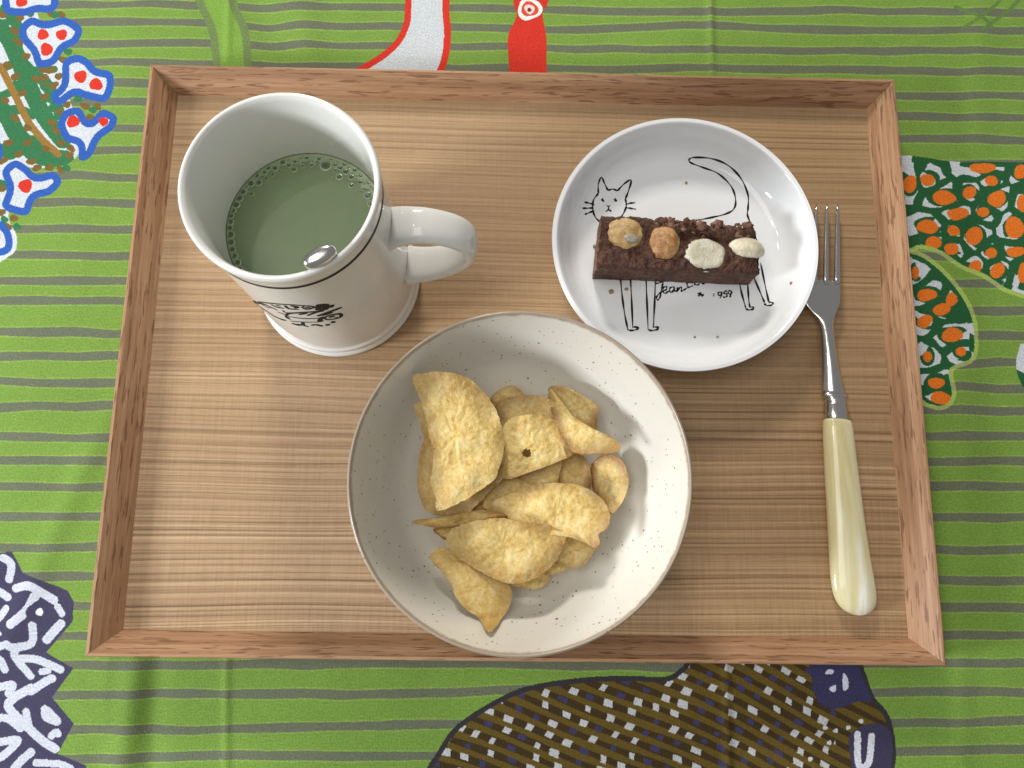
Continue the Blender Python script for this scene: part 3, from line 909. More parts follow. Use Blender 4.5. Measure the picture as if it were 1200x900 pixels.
# ---- spoon standing in the mug, only the end of its handle shows
def build_spoon():
    tip = unp(375, 301, .1115)
    ax = np.array([tip[0] - MX, tip[1] - MY]); rr = np.linalg.norm(ax); ax /= rr
    tan = np.array([-ax[1], ax[0]])
    t = thing('spoon', 'steel spoon standing in the green drink with only its rounded handle end showing', 'spoon', (MX, MY, FLOOR))
    rel = lambda r, s, z: (ax[0] * r + tan[0] * s, ax[1] * r + tan[1] * s, z - FLOOR)
    path = [rel(rr + (.0215 - rr) * k / 12 if False else rr - (rr - .0235) * (1 - (z - .024) / (.1115 - .024)), 0, z) for k, z in enumerate(np.linspace(.030, .1115, 13))]
    def sec(i, s):
        w = .0030 + .0031 * s ** 2; h = .0011 + .0021 * s
        return superellipse(w, h, 2.2, 16)
    P = np.array(path); side = np.array([tan[0], tan[1], 0.0])
    T = np.gradient(P, axis=0); T /= np.linalg.norm(T, axis=1)[:, None]
    # rounded end
    extra = [(0.0006, .985), (.0012, .93), (.0018, .80), (.0022, .58), (.0024, .30), (.00248, .06)]
    V, F = [], []
    secs = [(P[i], sec(i, i / 12)) for i in range(13)]
    for e, k in extra: secs.append((P[-1] + T[-1] * e, [(a * k ** .6 if k > .1 else a * .15, b * k) for a, b in sec(12, 1)]))
    for c, s in secs:
        w = np.cross(T[-1], side)
        for a, b in s: V.append(c + side * a + w * b)
    m = 16
    for i in range(len(secs) - 1):
        for k in range(m):
            q = (k + 1) % m
            F.append((i * m + k, i * m + q, (i + 1) * m + q, (i + 1) * m + k))
    F.append(tuple(range(m))); F.append(tuple((len(secs) - 1) * m + k for k in range(m)))
    me = mesh('handle', V, F); fix_normals(me)
    link('handle', me, STEEL, t)
    # bowl of the spoon below the liquid
    V, F = [], []
    c0 = P[0]
    n, r_ = 20, 5
    V.append(c0 + np.array([0, 0, -.004]))
    for j in range(1, r_ + 1):
        for i in range(n):
            a = 2 * math.pi * i / n
            q = j / r_
            V.append(c0 + side * (.0085 * q * math.cos(a)) + np.array([0, 0, -.004 + .0085 * q * math.sin(a)]) - np.array([ax[0], ax[1], 0]) * .002 * (q * q - 1) * -1)
    for i in range(n): F.append((0, 1 + i, 1 + (i + 1) % n))
    for j in range(r_ - 1):
        for i in range(n):
            q = (i + 1) % n
            F.append((1 + j * n + i, 1 + (j + 1) * n + i, 1 + (j + 1) * n + q, 1 + j * n + q))
    me = mesh('spoon_bowl', V, F); fix_normals(me)
    o = link('spoon_bowl', me, STEEL, t)
    s = o.modifiers.new('s', 'SOLIDIFY'); s.thickness = .0009
build_spoon()

# ---- plate
PX, PY = 0.0733, 0.0478
PLATE = [(0, .0122), (.020, .0122), (.036, .0122), (.0450, .0123), (.0485, .0130), (.0520, .0155), (.0548, .0200), (.0566, .0248), (.0577, .0274), (.0585, .0283), (.0593, .0286)]
def plate_z(r):
    return float(np.interp(r, PL_R, PL_Z))
_pp = smooth_profile(PLATE, 6)
PL_R = [p[0] for p in _pp]; PL_Z = [p[1] for p in _pp]
def on_plate(u, v, off=.00007):
    z = .0124
    for _ in range(8):
        p = unp(u, v, z)
        z = plate_z(math.hypot(p[0] - PX, p[1] - PY)) + off
    p = unp(u, v, z)
    r = math.hypot(p[0] - PX, p[1] - PY)
    sl = (plate_z(r + .0006) - plate_z(r - .0006)) / .0012
    n = np.array([-(p[0] - PX) / max(r, 1e-6) * sl, -(p[1] - PY) / max(r, 1e-6) * sl, 1.0])
    return p, n / np.linalg.norm(n)
cp = lambda x, y: (670 + x * .25562, 170 + y * .25562)
def build_plate():
    white, *_ = glaze('plate_glaze', (0.86, 0.875, 0.89), 0.05, wavy=.03)
    t = thing('plate', 'small round white porcelain plate with a black line drawing of a cat', 'plate', (PX, PY, FLOOR))
    out = [(.0603, .0284), (.0605, .0277), (.0600, .0265), (.0582, .0225), (.0558, .0180), (.0520, .0138), (.0470, .0112), (.0400, .0106), (.0385, .0093), (.0370, .0091), (.0360, .0102), (0, .0104)]
    prof = smooth_profile(PLATE[:-1] + [(.0600, .0284)] + out[:-1], 5) + [(0, .0104)]
    link('dish', lathe('dish', [(r, z - FLOOR) for r, z in prof], 160), white, t)
    org = np.array([PX, PY, FLOOR])
    def draw(name, strokes, w):
        V, F = [], []
        for P in strokes:
            ww = w
            if isinstance(P, tuple): P, ww = P
            pts, nn = [], []
            for u, v in catmull([cp(*p) for p in P], 6):
                p, n = on_plate(u, v); pts.append(p - org); nn.append(n)
            k = len(pts)
            add_ribbon(V, F, pts, nn, [ww * (.8 + .3 * math.sin(i * .9 + len(V))) * (.6 if i in (0, k - 1) else 1) for i in range(k)])
        link(name, mesh(name, V, F), INK, t, smooth=False)
    W = .00098
    cat = [[(122, 222), (122, 180), (136, 148), (150, 175), (166, 208)], [(166, 208), (188, 202), (210, 210)], [(210, 210), (240, 178), (272, 160), (262, 205), (246, 246)], [(246, 246), (250, 280), (236, 315), (215, 345)],
           [(122, 222), (100, 252), (96, 292), (108, 330), (130, 352)], ([(138, 246), (143, 252), (139, 258)], .0016), ([(196, 246), (201, 252), (197, 258)], .0016), ([(160, 276), (168, 282), (176, 276)], .0008), [(168, 284), (168, 296), (156, 304)], [(168, 296), (182, 303)],
           [(58, 262), (80, 266), (104, 275)], [(50, 290), (78, 289), (102, 288)], [(60, 318), (82, 309), (104, 300)], [(246, 272), (270, 266), (292, 264)], [(246, 286), (270, 290), (294, 294)],
           [(500, 352), (560, 346), (640, 332), (710, 314), (746, 288), (750, 240), (728, 185), (670, 130), (600, 102), (548, 82), (538, 68), (560, 57), (640, 62), (715, 92), (775, 152), (808, 228), (808, 290), (806, 322), (826, 372), (846, 430), (860, 500)],
           [(222, 595), (230, 680), (242, 770), (256, 840)], [(268, 595), (274, 700), (280, 840)], [(254, 842), (268, 850), (296, 846), (306, 836), (282, 834)], [(340, 595), (344, 700), (350, 840)], [(384, 595), (380, 720), (374, 838)], [(348, 842), (362, 850), (390, 846), (398, 836), (376, 834)],
           [(766, 620), (782, 690), (798, 746)], [(806, 620), (810, 690), (816, 744)], [(796, 748), (810, 756), (832, 752), (832, 744), (816, 742)], [(832, 600), (862, 670), (884, 722)], [(866, 540), (886, 640), (904, 722)], [(882, 726), (896, 736), (920, 732), (920, 722), (904, 720)]]
    draw('drawing', cat, W)
    T = .00086
    word = [[(386, 634), (402, 632), (418, 624), (412, 660), (404, 698), (394, 710), (389, 697), (402, 680), (420, 668)], [(420, 668), (434, 662), (434, 650), (422, 652), (418, 668), (428, 680), (446, 668)], [(468, 650), (452, 654), (448, 668), (458, 676), (468, 660), (470, 650), (470, 670), (480, 668)], [(482, 674), (485, 652), (485, 668), (496, 652), (503, 655), (504, 670), (518, 662), (530, 654)],
            [(550, 620), (534, 622), (528, 638), (536, 652), (556, 644)], [(576, 620), (564, 626), (566, 640), (580, 640), (586, 628), (576, 620)], [(612, 616), (598, 620), (594, 630), (602, 636), (616, 628)],
            ([(576, 680), (590, 684), (606, 688)], .0013), ([(592, 674), (588, 684), (580, 694)], .0010), ([(584, 676), (590, 686), (600, 694)], .0009),
            ([(652, 680), (651, 688), (650, 694)], .0006), [(688, 676), (676, 674), (670, 684), (680, 689), (688, 680), (688, 676), (686, 688), (680, 702)], [(714, 670), (702, 670), (698, 682), (710, 682), (712, 692), (700, 698), (692, 694)], [(732, 670), (722, 668), (717, 678), (726, 684), (733, 676), (732, 670), (731, 684), (724, 698)]]
    draw('signature', word, T)
build_plate()

# ---- cake slice with nuts
from mathutils import noise as mn
def build_cake():
    zb, zt = .0124, .0300
    m, nt, b = material('chocolate_crumb')
    N = NB(nt)
    pos = N.n('ShaderNodeTexCoord').outputs['Object']
    n1 = N.noise(pos, 420, 5, .7); n2 = N.noise(pos, 90, 3, .6); n3 = N.noise(pos, 1500, 2, .6)
    col = N.ramp(N.math('MULTIPLY_ADD', N.math('SUBTRACT', n2, .5), .7, n1), [(.25, srgb(44, 25, 17)), (.5, srgb(78, 47, 33)), (.72, srgb(112, 74, 54)), (.9, srgb(150, 108, 84))])
    at = N.n('ShaderNodeAttribute'); at.attribute_name = 'crust'
    col = N.mix(at.outputs['Fac'], col, N.ramp(n1, [(.3, srgb(104, 70, 54)), (.7, srgb(172, 130, 106))]))
    N.l(col, b.inputs['Base Color'])
    b.inputs['Roughness'].default_value = .55
    b.inputs['Specular IOR Level'].default_value = .35
    vor = N.n('ShaderNodeTexVoronoi'); N.l(pos, vor.inputs['Vector']); vor.inputs['Scale'].default_value = 700
    hgt = N.math('ADD', N.math('MULTIPLY', n1, 1.2), N.math('ADD', N.math('MULTIPLY', vor.outputs['Distance'], .5), N.math('MULTIPLY', n3, .4)))
    N.l(N.bump(hgt, .9, .0009), b.inputs['Normal'])
    quad = [unp(u, v, zt) for u, v in ((706, 251), (884, 263), (891, 320), (699, 312))]     # tl, tr, br, bl
    A = np.array(quad)
    cen = A.mean(0)
    t = thing('cake_slice', 'dark chocolate cake bar studded with whole nuts on the cat plate', 'cake', (cen[0], cen[1], zb))
    nu, nv, nw = 96, 36, 14
    bm = bmesh.new()
    def corner(s, r):       # bilinear
        return (A[0] * (1 - s) + A[1] * s) * (1 - r) + (A[3] * (1 - s) + A[2] * s) * r
    NUTS = []
    for u, v, a_, b_ in ((731.5, 275.5, 20.5, 18.5), (778, 286, 17.5, 20), (826, 299, 23, 18), (875, 292, 19.5, 11)):
        p_ = unp(u, v, zt); NUTS.append((p_[0], p_[1], a_ * .000364, b_ * .000364))
    vid = {}
    lay = bm.verts.layers.float.new('crust')
    def vert(i, j, k):
        key = (i, j, k)
        if key in vid: return vid[key]
        s, r, w = i / nu, j / nv, k / nw
        p = corner(s, r)
        z = zb + (zt - zb) * w
        # nearly upright sides, slightly wider at the foot; rounded corners
        x, y = p[0], p[1]
        q = np.array([x, y, z])
        # broken upper edge (the crust of the cake) and the right end
        n = mn.noise_vector(Vector((x * 330, y * 330, z * 330))); n2 = mn.noise_vector(Vector((x * 900 + 5, y * 900, z * 900)))
        n0 = mn.noise_vector(Vector((x * 110 + 3, y * 110, z * 110)))
        amp = .35 + .65 * w * (1 - .6 * (r > .93))
        q += (np.array(n) * .0008 + np.array(n2) * .0005 + np.array(n0) * .0006) * amp
        for nu_, nv_, na, nb_ in NUTS:       # the crumb gives way round each nut
            dd = ((x - nu_) / na) ** 2 + ((y - nv_) / nb_) ** 2
            if k == nw and dd < 2.4: q[2] += (.0007 + .0010 * mn.noise(Vector((x * 500, y * 500, 3)))) * math.exp(-((dd - 1.3) / .45) ** 2)
        top = max(0, 1 - r * 5.5)
        if k > nw - 5:
            ck = mn.noise(Vector((x * 300, y * 60, 4))) * .5 + mn.noise(Vector((x * 800, y * 300, 9))) * .35
            q[2] += (-.0022 + .0042 * ck) * top * (s > .28) * min(1, max(0, (s - .28) * 6))
            # trough where the crumb tore below the crust
            tr = math.exp(-((r - .33 - .05 * math.sin(s * 17)) / .10) ** 2) * min(1, max(0, (s - .3) * 5)) * (k / nw)
            q[2] -= .0030 * tr * (.6 + .8 * abs(mn.noise(Vector((x * 240, y * 240, 1)))))
            if k == nw and r > .62 and r < .97: q[2] += .0004 * mn.noise(Vector((x * 900, 1, 1)))
        e = min(s, 1 - s, r, 1 - r)
        if e < .02 and k == nw: q[2] -= .0009
        v = bm.verts.new(q - np.array([cen[0], cen[1], zb]))
        v[lay] = min(1, max(0, top * 1.3 - .45 + .5 * mn.noise(Vector((x * 260, y * 260, 2))))) * (.35 if s < .28 else 1) * .55
        if i == 0 and 1 < k < nw - 1: v[lay] = .8
        vid[key] = v
        return v
    for j in range(nv):
        for i in range(nu):
            bm.faces.new((vert(i, j, nw), vert(i, j + 1, nw), vert(i + 1, j + 1, nw), vert(i + 1, j, nw)))
            bm.faces.new((vert(i, j, 0), vert(i + 1, j, 0), vert(i + 1, j + 1, 0), vert(i, j + 1, 0)))
    for k in range(nw):
        for i in range(nu):
            bm.faces.new((vert(i, 0, k), vert(i, 0, k + 1), vert(i + 1, 0, k + 1), vert(i + 1, 0, k)))
            bm.faces.new((vert(i, nv, k), vert(i + 1, nv, k), vert(i + 1, nv, k + 1), vert(i, nv, k + 1)))
        for j in range(nv):
            bm.faces.new((vert(0, j, k), vert(0, j + 1, k), vert(0, j + 1, k + 1), vert(0, j, k + 1)))
            bm.faces.new((vert(nu, j, k), vert(nu, j, k + 1), vert(nu, j + 1, k + 1), vert(nu, j + 1, k)))
    g = random.Random(4)
    for _ in range(80):                    # torn crumbs sitting along the broken edge
        s_, r_ = g.uniform(.34, .98), abs(g.gauss(.06, .12))
        if .72 < s_ and r_ > .28: continue
        c = corner(s_, min(r_, .42))
        rad = g.uniform(.0004, .0010) * (1 + (g.random() > .8))
        res = bmesh.ops.create_icosphere(bm, subdivisions=2, radius=1)
        off_ = Vector((c[0] - cen[0], c[1] - cen[1], zt - zb - .0012 + g.uniform(-.0006, .0010)))
        k_ = g.uniform(.1, 1.0)
        for v in res['verts']:
            n_ = mn.noise(v.co * 1.7 + Vector((s_ * 90, r_ * 90, 0))) * .5 + mn.noise(v.co * 4 + Vector((s_ * 50, 7, 0))) * .25
            v.co = Vector((v.co.x * 1.3, v.co.y, v.co.z * .55)) * rad * (1 + 1.5 * n_) + off_
            v[lay] = k_
    zmin = 0.0002
    for v in bm.verts: v.co.z = max(v.co.z, zmin)
    bmesh.ops.recalc_face_normals(bm, faces=bm.faces)
    me = bpy.data.meshes.new('crumb'); bm.to_mesh(me); bm.free()
    link('crumb', me, m, t)
    # nuts
    def nutmat(name, c1, c2, rough, sss=.25):
        m, nt, b = material(name)
        N = NB(nt)
        pos = N.n('ShaderNodeTexCoord').outputs['Object']
        n = N.noise(pos, 260, 4, .65, .6)
        f = N.noise(pos, 1300, 2, .6)
        N.l(N.ramp(N.math('MULTIPLY_ADD', f, .25, N.math('SUBTRACT', n, .12)), [(.38, c1), (.66, c2)]), b.inputs['Base Color'])
        b.inputs['Roughness'].default_value = rough
        b.inputs['Subsurface Weight'].default_value = sss; b.inputs['Subsurface Radius'].default_value = (1, .7, .4); b.inputs['Subsurface Scale'].default_value = .0015
        N.l(N.bump(N.math('ADD', n, f), .6, .0006), b.inputs['Normal'])
        return m
    tan = nutmat('toasted_nut', srgb(170, 132, 80), srgb(210, 182, 124), .42)
    brown = nutmat('brown_nut', srgb(150, 100, 58), srgb(204, 162, 106), .45)
    pale = nutmat('cut_nut', srgb(184, 176, 150), srgb(212, 206, 186), .22)
    cream = nutmat('cream_nut', srgb(200, 188, 160), srgb(224, 216, 194), .4)
    grey = nutmat('split_nut', srgb(140, 128, 112), srgb(176, 166, 150), .35)
    org = np.array([cen[0], cen[1], zb])
    def nut(u, v, a, b_, z, hgt, rz, mat, label, flat=1.0, seed=0):
        p = unp(u, v, z)
        k = .000364
        bm = bmesh.new()
        bmesh.ops.create_icosphere(bm, subdivisions=4, radius=1)
        for vv in bm.verts:
            n = mn.noise(vv.co * 1.6 + Vector((seed, 0, 0))) * .09 + mn.noise(vv.co * 5 + Vector((seed, 3, 0))) * .025
            c = vv.co * (1 + n)
            if c.z > flat: c.z = flat + (c.z - flat) * .12 + .03 * mn.noise(c * 7)
            vv.co = Vector((c.x * a * k, c.y * b_ * k, c.z * hgt))
        me = bpy.data.meshes.new('nut'); bm.to_mesh(me); bm.free()
        o = link('nut', me, mat, t)
        o.location = Vector(p - org); o.rotation_euler = (0, 0, rz)
        o['label'] = label
        return o
    nut(731.5, 275.5, 24, 22, .0287, .0046, -.2, tan, 'golden round nut with a grey chip at the left end', seed=1)
    nut(740, 279, 9.5, 5.5, .0333, .0007, -.1, grey, 'small grey flake split off the golden nut', seed=9)
    nut(778, 286, 20.5, 23, .0288, .0046, -.15, brown, 'brown speckled round nut second from the left', seed=3)
    nut(826, 299, 26.5, 21, .0290, .0042, -.1, pale, 'pale flat cut nut near the lower edge', flat=.52, seed=5)
    nut(875, 292, 22, 14, .0288, .0046, -.12, cream, 'cream pointed nut sticking out of the right end', seed=7)
build_cake()

# crumbs lying on the plate
mc_, nt_, b_ = material('crumb_brown')
Nn = NB(nt_)
Nn.l(Nn.mix(Nn.noise(Nn.n('ShaderNodeTexCoord').outputs['Object'], 900, 2), srgb(120, 88, 62), srgb(186, 156, 122)), b_.inputs['Base Color'])
b_.inputs['Roughness'].default_value = .8
for u, v, r, lab in ((804, 214.5, .0006, 'tiny brown crumb inside the curve of the drawn tail on the plate'), (716, 342, .0011, 'largest tan crumb on the plate left of the drawn front legs'), (734, 339, .0008, 'tan crumb between the first two drawn front legs'),
                     (927, 332, .0007, 'brown crumb on the plate wall near the fork'), (841, 395, .0005, 'tiny crumb low on the plate below the drawn hind legs'), (814, 395, .0005, 'tiny crumb low on the plate below the drawn date'), (697, 289, .0009, 'pale crumb beside the left end of the cake bar')):
    p, n = on_plate(u, v, 0)
    bm = bmesh.new(); bmesh.ops.create_icosphere(bm, subdivisions=2, radius=1)
    for vv in bm.verts: vv.co = Vector((vv.co.x * 1.15, vv.co.y, vv.co.z * .6)) * r * (1 + .35 * mn.noise(vv.co * 2 + Vector((u, v, 0))))
    me = bpy.data.meshes.new('crumb'); bm.to_mesh(me); bm.free()
    o = link('crumb', me, mc_)
    o.location = Vector(p) + Vector((0, 0, r * .45))
    tag(o, lab, 'crumb', 'crumbs on the plate')

# ---- bowl
BX, BY = -0.0012, -0.0620
BOWL_IN = [(0, .0165), (.020, .0167), (.034, .0182), (.0440, .0222), (.0515, .0290), (.0567, .0380), (.0607, .0485), (.0634, .0575), (.0642, .0606), (.0648, .0620)]
BOWL_OUT = [(.0654, .0622), (.0659, .0615), (.0657, .0600), (.0630, .0490), (.0590, .0380), (.0535, .0280), (.0450, .0195), (.0350, .0150), (.0300, .0140), (.0290, .0100), (.0285, .0092), (.0265, .0091), (.0255, .0110), (0, .0125)]
_bi = smooth_profile(BOWL_IN, 6)
def bowl_z(r):
    return float(np.interp(r, [p[0] for p in _bi], [p[1] for p in _bi]))
def build_bowl():
    sp, N, b, c = glaze('speckled_glaze', (0.75, 0.72, 0.645), .26, speck=srgb(96, 76, 54), wavy=.10)
    # bare brown clay showing along the lip
    geo = N.n('ShaderNodeTexCoord').outputs['Object']
    sep = N.n('ShaderNodeSeparateXYZ'); N.l(geo, sep.inputs[0])
    ed = N.noise(geo, 260, 3, .7)
    hgt = N.math('MULTIPLY_ADD', N.math('SUBTRACT', ed, .5), .0022, sep.outputs['Z'])
    lip = N.n('ShaderNodeMapRange'); N.l(hgt, lip.inputs[0])
    lip.inputs[1].default_value = .0512; lip.inputs[2].default_value = .0526
    N.l(N.mix(N.math('MULTIPLY', lip.outputs[0], .72), c, srgb(128, 100, 68)), b.inputs['Base Color'])
    prof = smooth_profile(BOWL_IN + BOWL_OUT[:-1], 5) + [BOWL_OUT[-1]]
    o = link('bowl', lathe('bowl', [(r, z - FLOOR) for r, z in prof], 180, wob=.0022), sp)
    o.location = (BX, BY, FLOOR)
    tag(o, 'speckled cream stoneware bowl with a brown lip holding the potato chips', 'bowl')
build_bowl()

# ---- potato chips
def chip_material():
    m, nt, b = material('potato_chip')
    N = NB(nt)
    pos = N.n('ShaderNodeTexCoord').outputs['Object']
    oi = N.n('ShaderNodeObjectInfo')
    at = N.n('ShaderNodeAttribute'); at.attribute_name = 'edge'
    tn = N.n('ShaderNodeAttribute'); tn.attribute_name = 'toast'
    n1 = N.noise(pos, 150, 4, .65); n2 = N.noise(pos, 700, 3, .65); n3 = N.noise(pos, 60, 2, .5)
    f = N.math('MULTIPLY_ADD', N.math('SUBTRACT', n2, .5), .8, n1)
    base = N.ramp(f, [(.24, srgb(196, 156, 80)), (.48, srgb(221, 190, 112)), (.74, srgb(238, 219, 158))])
    base = N.mix(N.math('MULTIPLY', oi.outputs['Random'], .30), base, srgb(206, 168, 96))
    e = N.math('MULTIPLY', N.ramp(N.math('MULTIPLY_ADD', N.math('SUBTRACT', n1, .5), .45, at.outputs['Fac']), [(.50, 0.0), (.94, 1.0)]), N.math('MULTIPLY_ADD', n3, .8, .35))
    e = N.math('MULTIPLY', e, tn.outputs['Fac'])
    base = N.mix(e, base, srgb(134, 78, 28))
    spots = N.ramp(N.noise(pos, 240, 2, .5), [(.68, 0.0), (.76, .55)])
    base = N.mix(spots, base, srgb(186, 132, 60))
    N.l(base, b.inputs['Base Color'])
    b.inputs['Roughness'].default_value = .34
    b.inputs['Specular IOR Level'].default_value = .5
    b.inputs['Subsurface Weight'].default_value = .10; b.inputs['Subsurface Radius'].default_value = (1, .6, .25); b.inputs['Subsurface Scale'].default_value = .0012
    blis = N.n('ShaderNodeTexVoronoi', feature='SMOOTH_F1'); N.l(pos, blis.inputs['Vector']); blis.inputs['Scale'].default_value = 420
    n4 = N.noise(pos, 1700, 2, .6)
    h = N.math('ADD', N.math('MULTIPLY_ADD', n4, .55, n2), N.math('MULTIPLY', N.math('SUBTRACT', 1.0, blis.outputs['Distance']), .7))
    N.l(N.ramp(n1, [(.35, .26), (.65, .5)]), b.inputs['Roughness'])
    N.l(N.bump(h, .65, .0006), b.inputs['Normal'])
    return m
CHIP = chip_material()
cc = lambda x, y: (470 + x * .36649, 420 + y * .36667)
def build_chip(outline, z0, a, b, bend, bang, label, toast=.5, hole=None, seed=0, lift=0.0, clamp=True):
    """outline in crop pixels of the photo; plane z = z0 + a dx + b dy; bend = curvature along direction bang"""
    px_ = np.array([cc(*p) for p in outline])
    cu, cv = px_.mean(0)
    p0 = unp(cu, cv, z0)
    pts = np.array([unp_plane(u, v, p0, a, b) for u, v in px_])
    ring = catmull(pts, 8, True)
    # small ragged edge
    n = len(ring)
    cen = pts.mean(0)
    nr = 24
    V, F, E = [cen], [], [0.0]
    for j in range(1, nr + 1):
        q = (j / nr) ** .9
        for i in range(n):
            d = ring[i] - cen
            jag = 1 + (.018 + .02 * (seed % 3 < 1)) * mn.noise(Vector((i * .56 + seed * 10, 0, 0))) + .012 * mn.noise(Vector((i * .2 + seed, 2, 0)))
            V.append(cen + d * q * (jag if j > nr - 2 else 1)); E.append(q)
    for i in range(n): F.append((0, 1 + i, 1 + (i + 1) % n))
    for j in range(nr - 1):
        for i in range(n):
            k = (i + 1) % n
            F.append((1 + j * n + i, 1 + (j + 1) * n + i, 1 + (j + 1) * n + k, 1 + j * n + k))
    V = np.array(V)
    ca, sa = math.cos(bang), math.sin(bang)
    out = []
    for v, e in zip(V, E):
        dx, dy = v[0] - cen[0], v[1] - cen[1]
        s = dx * ca + dy * sa
        w = -dx * sa + dy * ca
        z = v[2] + bend * s * s - bend * .25 * w * w + lift * e
        z += .0013 * mn.noise(Vector((v[0] * 110 + seed * 7, v[1] * 110, seed))) + .00030 * mn.noise(Vector((v[0] * 620, v[1] * 620, seed + 3))) + .00026 * mn.noise(Vector((v[0] * 330 + seed, v[1] * 330, seed))) + .0017 * e ** 3 * mn.noise(Vector((v[0] * 120, v[1] * 120, seed + 5)))
        # keep the camera's view of the outline: move along the line of sight
        d = v - CL; d = d / d[2]
        p = v + d * (z - v[2])
        r = math.hypot(p[0] - BX, p[1] - BY)
        zmin = bowl_z(min(r + .0008, .0648)) + .0012
        if clamp and p[2] < zmin:
            p = p + d * (zmin - p[2])
            r = math.hypot(p[0] - BX, p[1] - BY); zmin = bowl_z(min(r + .0008, .0648)) + .0012
            if p[2] < zmin: p = p + d * (zmin - p[2])
        out.append(p)
    out = np.array(out)
    if hole:
        hu, hv, hr = hole
        keep = []
        for f in F:
            c = out[list(f)].mean(0)
            q = (c - CL) @ MR
            u, v = 600 - 900 * q[0] / q[2], 450 + 900 * q[1] / q[2]
            tu, tv = cc(hu, hv)
            if math.hypot(u - tu, (v - tv) * 1.1) > hr * .3665 * (1 + .3 * mn.noise(Vector((u, v, 0)))): keep.append(f)
        F = keep
    org = out.mean(0)
    me = mesh('potato_chip', out - org, F)
    fix_normals(me)
    at = me.attributes.new('edge', 'FLOAT', 'POINT'); at.data.foreach_set('value', np.array(E, np.float32))
    tv_ = np.array([max(0, min(1, (toast * .85 + .15) * (1 + 1.3 * mn.noise(Vector((v[0] * 50, v[1] * 50, seed)))))) for v in out], np.float32)
    at = me.attributes.new('toast', 'FLOAT', 'POINT'); at.data.foreach_set('value', tv_)
    o = link('potato_chip', me, CHIP)
    o.location = org
    s = o.modifiers.new('s', 'SOLIDIFY'); s.thickness = .0007; s.offset = 0
    e_ = o.modifiers.new('e', 'EDGE_SPLIT'); e_.split_angle = math.radians(48)
    tag(o, label, 'potato chip', 'potato chips in the bowl')
    return o
D = lambda d: math.radians(d)
